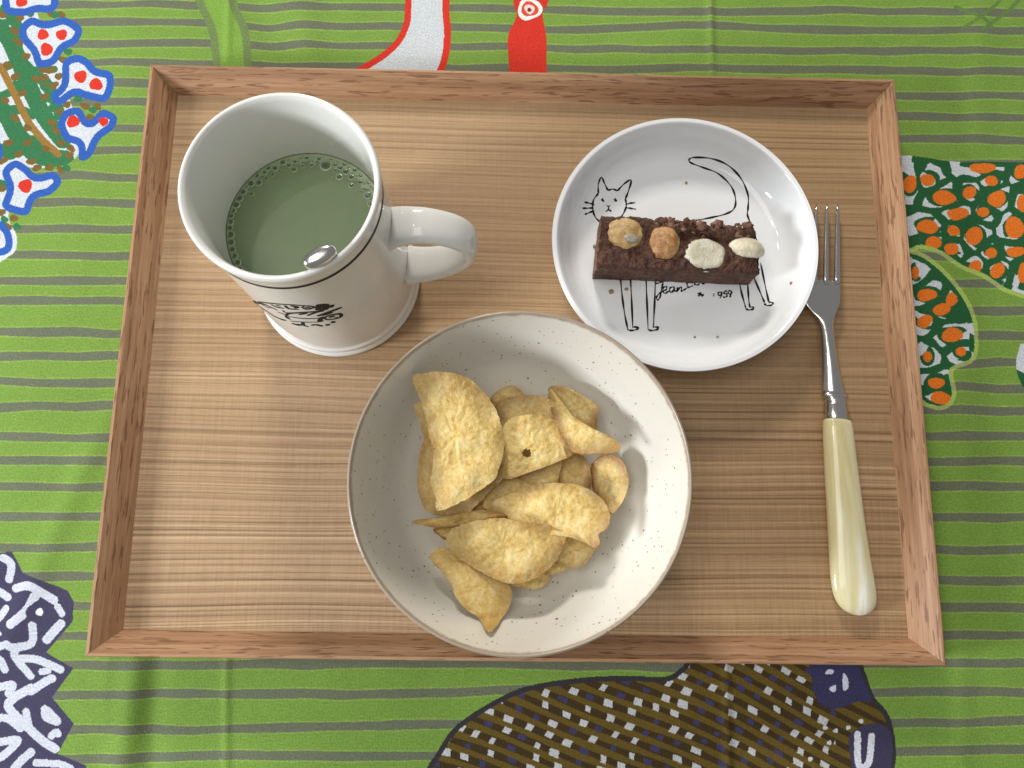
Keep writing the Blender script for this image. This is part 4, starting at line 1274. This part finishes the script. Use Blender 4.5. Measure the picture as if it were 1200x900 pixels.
CHIPS = [
 # lowest first
 ([(170, 300), (330, 250), (500, 280), (560, 420), (520, 560), (380, 620), (230, 560), (150, 430)], .0215, 0, 0, 6, 0, 'broad golden chip at the bottom of the heap glimpsed between the others', .4, None),
 ([(52, 400), (58, 310), (85, 250), (130, 270), (170, 400), (180, 490), (95, 495), (65, 455)], .030, .05, 0, 8, D(0), 'shaded brown chip tucked behind the left side of the big folded chip', .9, None),
 ([(285, 132), (310, 105), (350, 86), (386, 105), (400, 150), (330, 190), (295, 170)], .033, 0, .15, 5, D(0), 'small golden chip peeping out at the back of the heap', .5, None),
 ([(470, 100), (520, 90), (572, 114), (626, 150), (629, 192), (622, 228), (580, 240), (520, 190)], .0335, .20, .18, 10, D(30), 'upright chip leaning on the bowl wall behind the curled chip', .7, None),
 ([(478, 100), (492, 112), (545, 180), (602, 218), (660, 246), (698, 274), (696, 298), (640, 304), (560, 302), (520, 270), (490, 190), (470, 130)], .0425, -.05, -.35, 14, D(60), 'narrow curled chip with browned rim at the upper right', 1.0, None),
 ([(488, 420), (494, 345), (540, 298), (582, 313), (606, 362), (602, 425), (560, 440), (520, 440)], .0300, .1, 0, 8, D(0), 'dark golden chip standing between the oval chip and the long chip', .8, None),
 ([(606, 362), (620, 325), (660, 306), (702, 322), (723, 362), (726, 410), (706, 462), (676, 494), (648, 468), (618, 432)], .0330, .42, 0, 16, D(90), 'small oval chip with brown rim leaning on the right wall', 1.0, None),
 ([(300, 155), (330, 130), (400, 117), (450, 121), (502, 150), (540, 210), (470, 270), (340, 280), (308, 215)], .0390, 0, .05, -8, D(0), 'rounded chip behind the chip with the torn hole', .35, None),
 ([(380, 385), (450, 350), (510, 320), (506, 370), (490, 415), (440, 430), (395, 420)], .0350, .1, .1, 5, 0, 'pale chip fragment under the chip with the torn hole', .3, None),
 ([(262, 470), (300, 412), (362, 384), (410, 404), (440, 425), (400, 470), (320, 500)], .0355, -.1, .1, 8, D(20), 'honey coloured chip fragment between the folded chip and the long chip', .5, None),
 ([(350, 725), (400, 690), (466, 685), (468, 720), (432, 738), (390, 732)], .0270, 0, -.2, 5, 0, 'small chip piece showing beneath the chip in the lower middle', .3, None),
 ([(470, 690), (460, 660), (500, 640), (545, 645), (530, 672), (500, 686)], .0280, 0, -.2, 5, 0, 'small chip piece between the lower middle chip and the ragged chip', .3, None),
 ([(500, 570), (550, 558), (602, 580), (621, 602), (600, 642), (560, 672), (522, 655), (498, 640)], .0310, .12, -.1, 6, D(0), 'ragged pale chip at the lower right of the heap', .35, None),
 ([(105, 545), (160, 535), (190, 560), (150, 580), (122, 566)], .0310, 0, 0, 5, 0, 'dark little chip piece under the thin pointed chip', .9, None),
 ([(34, 524), (60, 516), (110, 510), (170, 497), (250, 486), (330, 498), (330, 520), (220, 534), (130, 541), (75, 535)], .0385, -.10, .7, 6, D(0), 'thin pointed chip lying edge up at the left of the heap', .5, None),
 ([(215, 490), (280, 460), (340, 436), (420, 405), (500, 398), (560, 404), (612, 425), (652, 462), (668, 502), (660, 540), (632, 562), (636, 585), (622, 606), (590, 590), (540, 572), (440, 560), (330, 540), (250, 520)], .0400, .02, -.12, 7, D(100), 'long pale chip with a small hole across the middle of the heap', .75, None),
 ([(144, 592), (158, 550), (200, 530), (250, 517), (320, 511), (400, 525), (470, 533), (526, 560), (516, 602), (492, 650), (450, 690), (400, 712), (350, 719), (290, 700), (230, 667), (175, 628)], .0430, .02, .06, -7, D(20), 'broad half round chip in the lower middle of the heap', .35, None),
 ([(94, 640), (108, 615), (140, 607), (190, 640), (250, 680), (322, 708), (353, 740), (350, 782), (322, 832), (292, 869), (272, 866), (250, 830), (205, 800), (172, 755), (165, 728), (130, 680)], .0400, -.08, -.12, -10, D(-35), 'twisted narrow chip lowest in the heap on the front wall', .4, None),
 ([(44, 152), (75, 140), (170, 160), (290, 300), (297, 392), (270, 440), (230, 480), (190, 513), (160, 517), (110, 430), (75, 270), (60, 200)], .0410, .02, .03, -6, D(30), 'under flap of the big folded chip at the left', .5, None),
 ([(318, 380), (302, 402), (316, 350), (330, 290), (324, 228), (352, 194), (400, 180), (440, 182), (500, 200), (552, 230), (584, 264), (562, 282), (546, 310), (500, 330), (450, 350), (400, 368), (350, 384)], .0440, .0, .03, -8, D(40), 'ragged chip with a torn hole in the centre of the heap', .3, (402, 303, 15)),
 ([(38, 62), (75, 47), (122, 42), (176, 50), (226, 72), (270, 115), (305, 170), (325, 230), (328, 292), (313, 350), (294, 390), (240, 430), (190, 460), (120, 487), (111, 442), (94, 395), (103, 345), (100, 290), (85, 220), (65, 140)], .0500, .02, .03, -9, D(15), 'largest half moon chip lying on top at the left of the heap', .25, None),
]
for i, (ol, z0, a, b, bend, ang, lab, toast, hole) in enumerate(CHIPS):
    build_chip(ol, z0, a, b, bend, ang, lab, toast, hole, seed=i * 1.7)

# ---- fork
def build_fork():
    t = thing('fork', 'three tined steel fork with pearly cream handle at the right of the tray', 'fork', tuple(unp(981, 480, FLOOR)))
    org = np.array(unp(981, 480, FLOOR))
    def P(u, v, z): return unp(u, v, z) - org
    # direction of the fork
    up = np.array([0, 0, 1.0])
    zr = .0155
    # head plate with shoulders: outline rows from tine root to neck
    rows = [(327, 950.5, 985.5, .0158), (338, 946, 985.8, .0161), (348, 942.5, 985.8, .0162), (355, 942.5, 984.8, .0161), (361, 945.5, 982.5, .0159), (367, 951.5, 979.8, .0157), (373, 957.5, 977.8, .0156), (382, 961, 977, .0157), (400, 962.2, 978.8, .0158), (425, 962.4, 983, .0155), (445, 962.5, 987.5, .0150), (458, 962.8, 990.8, .0146), (464, 963.0, 992, .0145)]
    V, F = [], []
    n = 12
    for i, (v, u0, u1, z) in enumerate(rows):
        th = .0010 + .0014 * min(1, max(0, (v - 365) / 60))
        dv = (u1 - u0) * .035
        a, b = P(u0, v - dv, z), P(u1, v + dv, z)
        c = (a + b) / 2; s = (b - a) / 2
        dish = .0012 if v < 372 else 0.0
        for q in range(n):
            w = 2 * math.pi * q / n
            x = math.copysign(abs(math.cos(w)) ** .8, math.cos(w)); y = math.sin(w)
            V.append(c + s * x + up * (th * y * (1 if y < 0 else (.9 + .5 * (v > 372) * (1 - x * x))) + dish * (x * x - 1) * .6))
    m = n
    for i in range(len(rows) - 1):
        for k in range(m):
            q = (k + 1) % m
            F.append((i * m + k, i * m + q, (i + 1) * m + q, (i + 1) * m + k))
    F.append(tuple(range(m))); F.append(tuple((len(rows) - 1) * m + k for k in range(m)))
    me = mesh('head', V, F); fix_normals(me)
    o = link('head', me, STEEL, t)
    s = o.modifiers.new('s', 'SUBSURF'); s.levels = 1; s.render_levels = 2
    # tines
    for (ut, vt), ur, w in (((956.5, 240), 954.6, 3.6), ((968.8, 239), 967.8, 3.6), ((981.6, 239), 980.8, 3.9)):
        pts, secs = [], []
        for k in range(15):
            s_ = k / 14
            u, v = ur + (ut - ur) * s_, 333 + (vt - 333) * s_
            z = .0157 - .0035 * math.sin(s_ * 1.5) ** 2 + .0018 * s_
            pts.append(P(u, v, z))
            wd = (w * (1 - .55 * s_ ** 1.6)) * .00038
            if s_ > .93: wd *= .62
            if k == 14: wd *= .35
            secs.append((wd, .0010 * (1 - .35 * s_)))
        me = sweep(pts, lambda i, tt: superellipse(secs[i][0], secs[i][1], 2.5, 12), name='tine')
        link('tine', me, STEEL, t)
    # bolster, ferrule
    def barrel(name, stops, mat, sub=1, nsec=20, p=2.2):
        c = [P((a + b) / 2, v, z) for v, a, b, z, h in stops]
        V, F = [], []
        for (v, a, b, z, h), cc_ in zip(stops, c):
            dv = (b - a) * .045
            A_, B_ = P(a, v - dv, z), P(b, v + dv, z)
            s = (B_ - A_) / 2
            for x, y in superellipse(1, 1, p, nsec): V.append((A_ + B_) / 2 + s * x + up * h * y)
        for i in range(len(stops) - 1):
            for k in range(nsec):
                q = (k + 1) % nsec
                F.append((i * nsec + k, i * nsec + q, (i + 1) * nsec + q, (i + 1) * nsec + k))
        F.append(tuple(range(nsec))); F.append(tuple((len(stops) - 1) * nsec + k for k in range(nsec)))
        me = mesh(name, V, F); fix_normals(me)
        o = link(name, me, mat, t)
        if sub:
            s = o.modifiers.new('s', 'SUBSURF'); s.levels = 1; s.render_levels = 2
        return o
    barrel('bolster', [(461.5, 963.5, 991.5, .0143, .0024), (462, 962.8, 993.2, .0143, .0030), (464, 962.6, 993.8, .0143, .0032), (466, 963.0, 993.6, .0143, .0031), (467, 965, 992, .0143, .0028)], STEEL, 0)
    barrel('ferrule', [(466, 966.5, 991.0, .0143, .0030), (467.5, 967, 991.5, .0143, .0033), (471, 967, 991.8, .0143, .0034), (473, 968, 991.2, .0143, .0031), (475, 968, 991.3, .0143, .0031), (478, 967.2, 992.4, .0143, .0035), (485, 967.0, 993, .0143, .0036), (491, 967, 993.4, .0143, .0037), (493, 968, 992.6, .0143, .0033)], STEEL, 0)
    mp, nt, b = material('pearl_handle')
    N = NB(nt)
    pos = N.n('ShaderNodeTexCoord').outputs['Object']
    sw = N.noise(N.mapping(pos, (95, 12, 70)), 1, 2, .5, .8)
    sw2 = N.noise(N.mapping(pos, (200, 30, 150)), 1, 2, .5, 1.0)
    c = N.ramp(N.math('MULTIPLY_ADD', N.math('SUBTRACT', sw2, .5), .35, sw), [(.30, srgb(206, 192, 140)), (.46, srgb(217, 207, 160)), (.56, srgb(224, 217, 182)), (.70, srgb(240, 238, 226))])
    N.l(c, b.inputs['Base Color'])
    b.inputs['Roughness'].default_value = .16
    b.inputs['Coat Weight'].default_value = .5; b.inputs['Coat Roughness'].default_value = .06
    b.inputs['Subsurface Weight'].default_value = .35; b.inputs['Subsurface Radius'].default_value = (1, .8, .4); b.inputs['Subsurface Scale'].default_value = .003
    st = [(491, 970, 993, .0143, .0030), (492.5, 965.5, 996.8, .0143, .0042), (496, 964.6, 998.4, .0143, .0046), (510, 964.6, 1000.2, .0143, .0048), (540, 966, 1003.8, .0142, .0049), (580, 968, 1009, .0141, .0050), (620, 970, 1014.5, .0140, .0049), (655, 971.8, 1020.2, .0139, .0047), (680, 973, 1024.8, .0138, .0045), (695, 975.2, 1027, .0137, .0043), (705, 978.8, 1026.8, .0136, .0040), (712, 983.5, 1024, .0135, .0035), (717, 989, 1019.5, .0134, .0028), (720, 996, 1013.5, .0133, .0018), (721.3, 1001, 1009, .0133, .0008)]
    o = barrel('handle', st, mp, 1, 28, 2.15)
    o.name = 'handle'
build_fork()
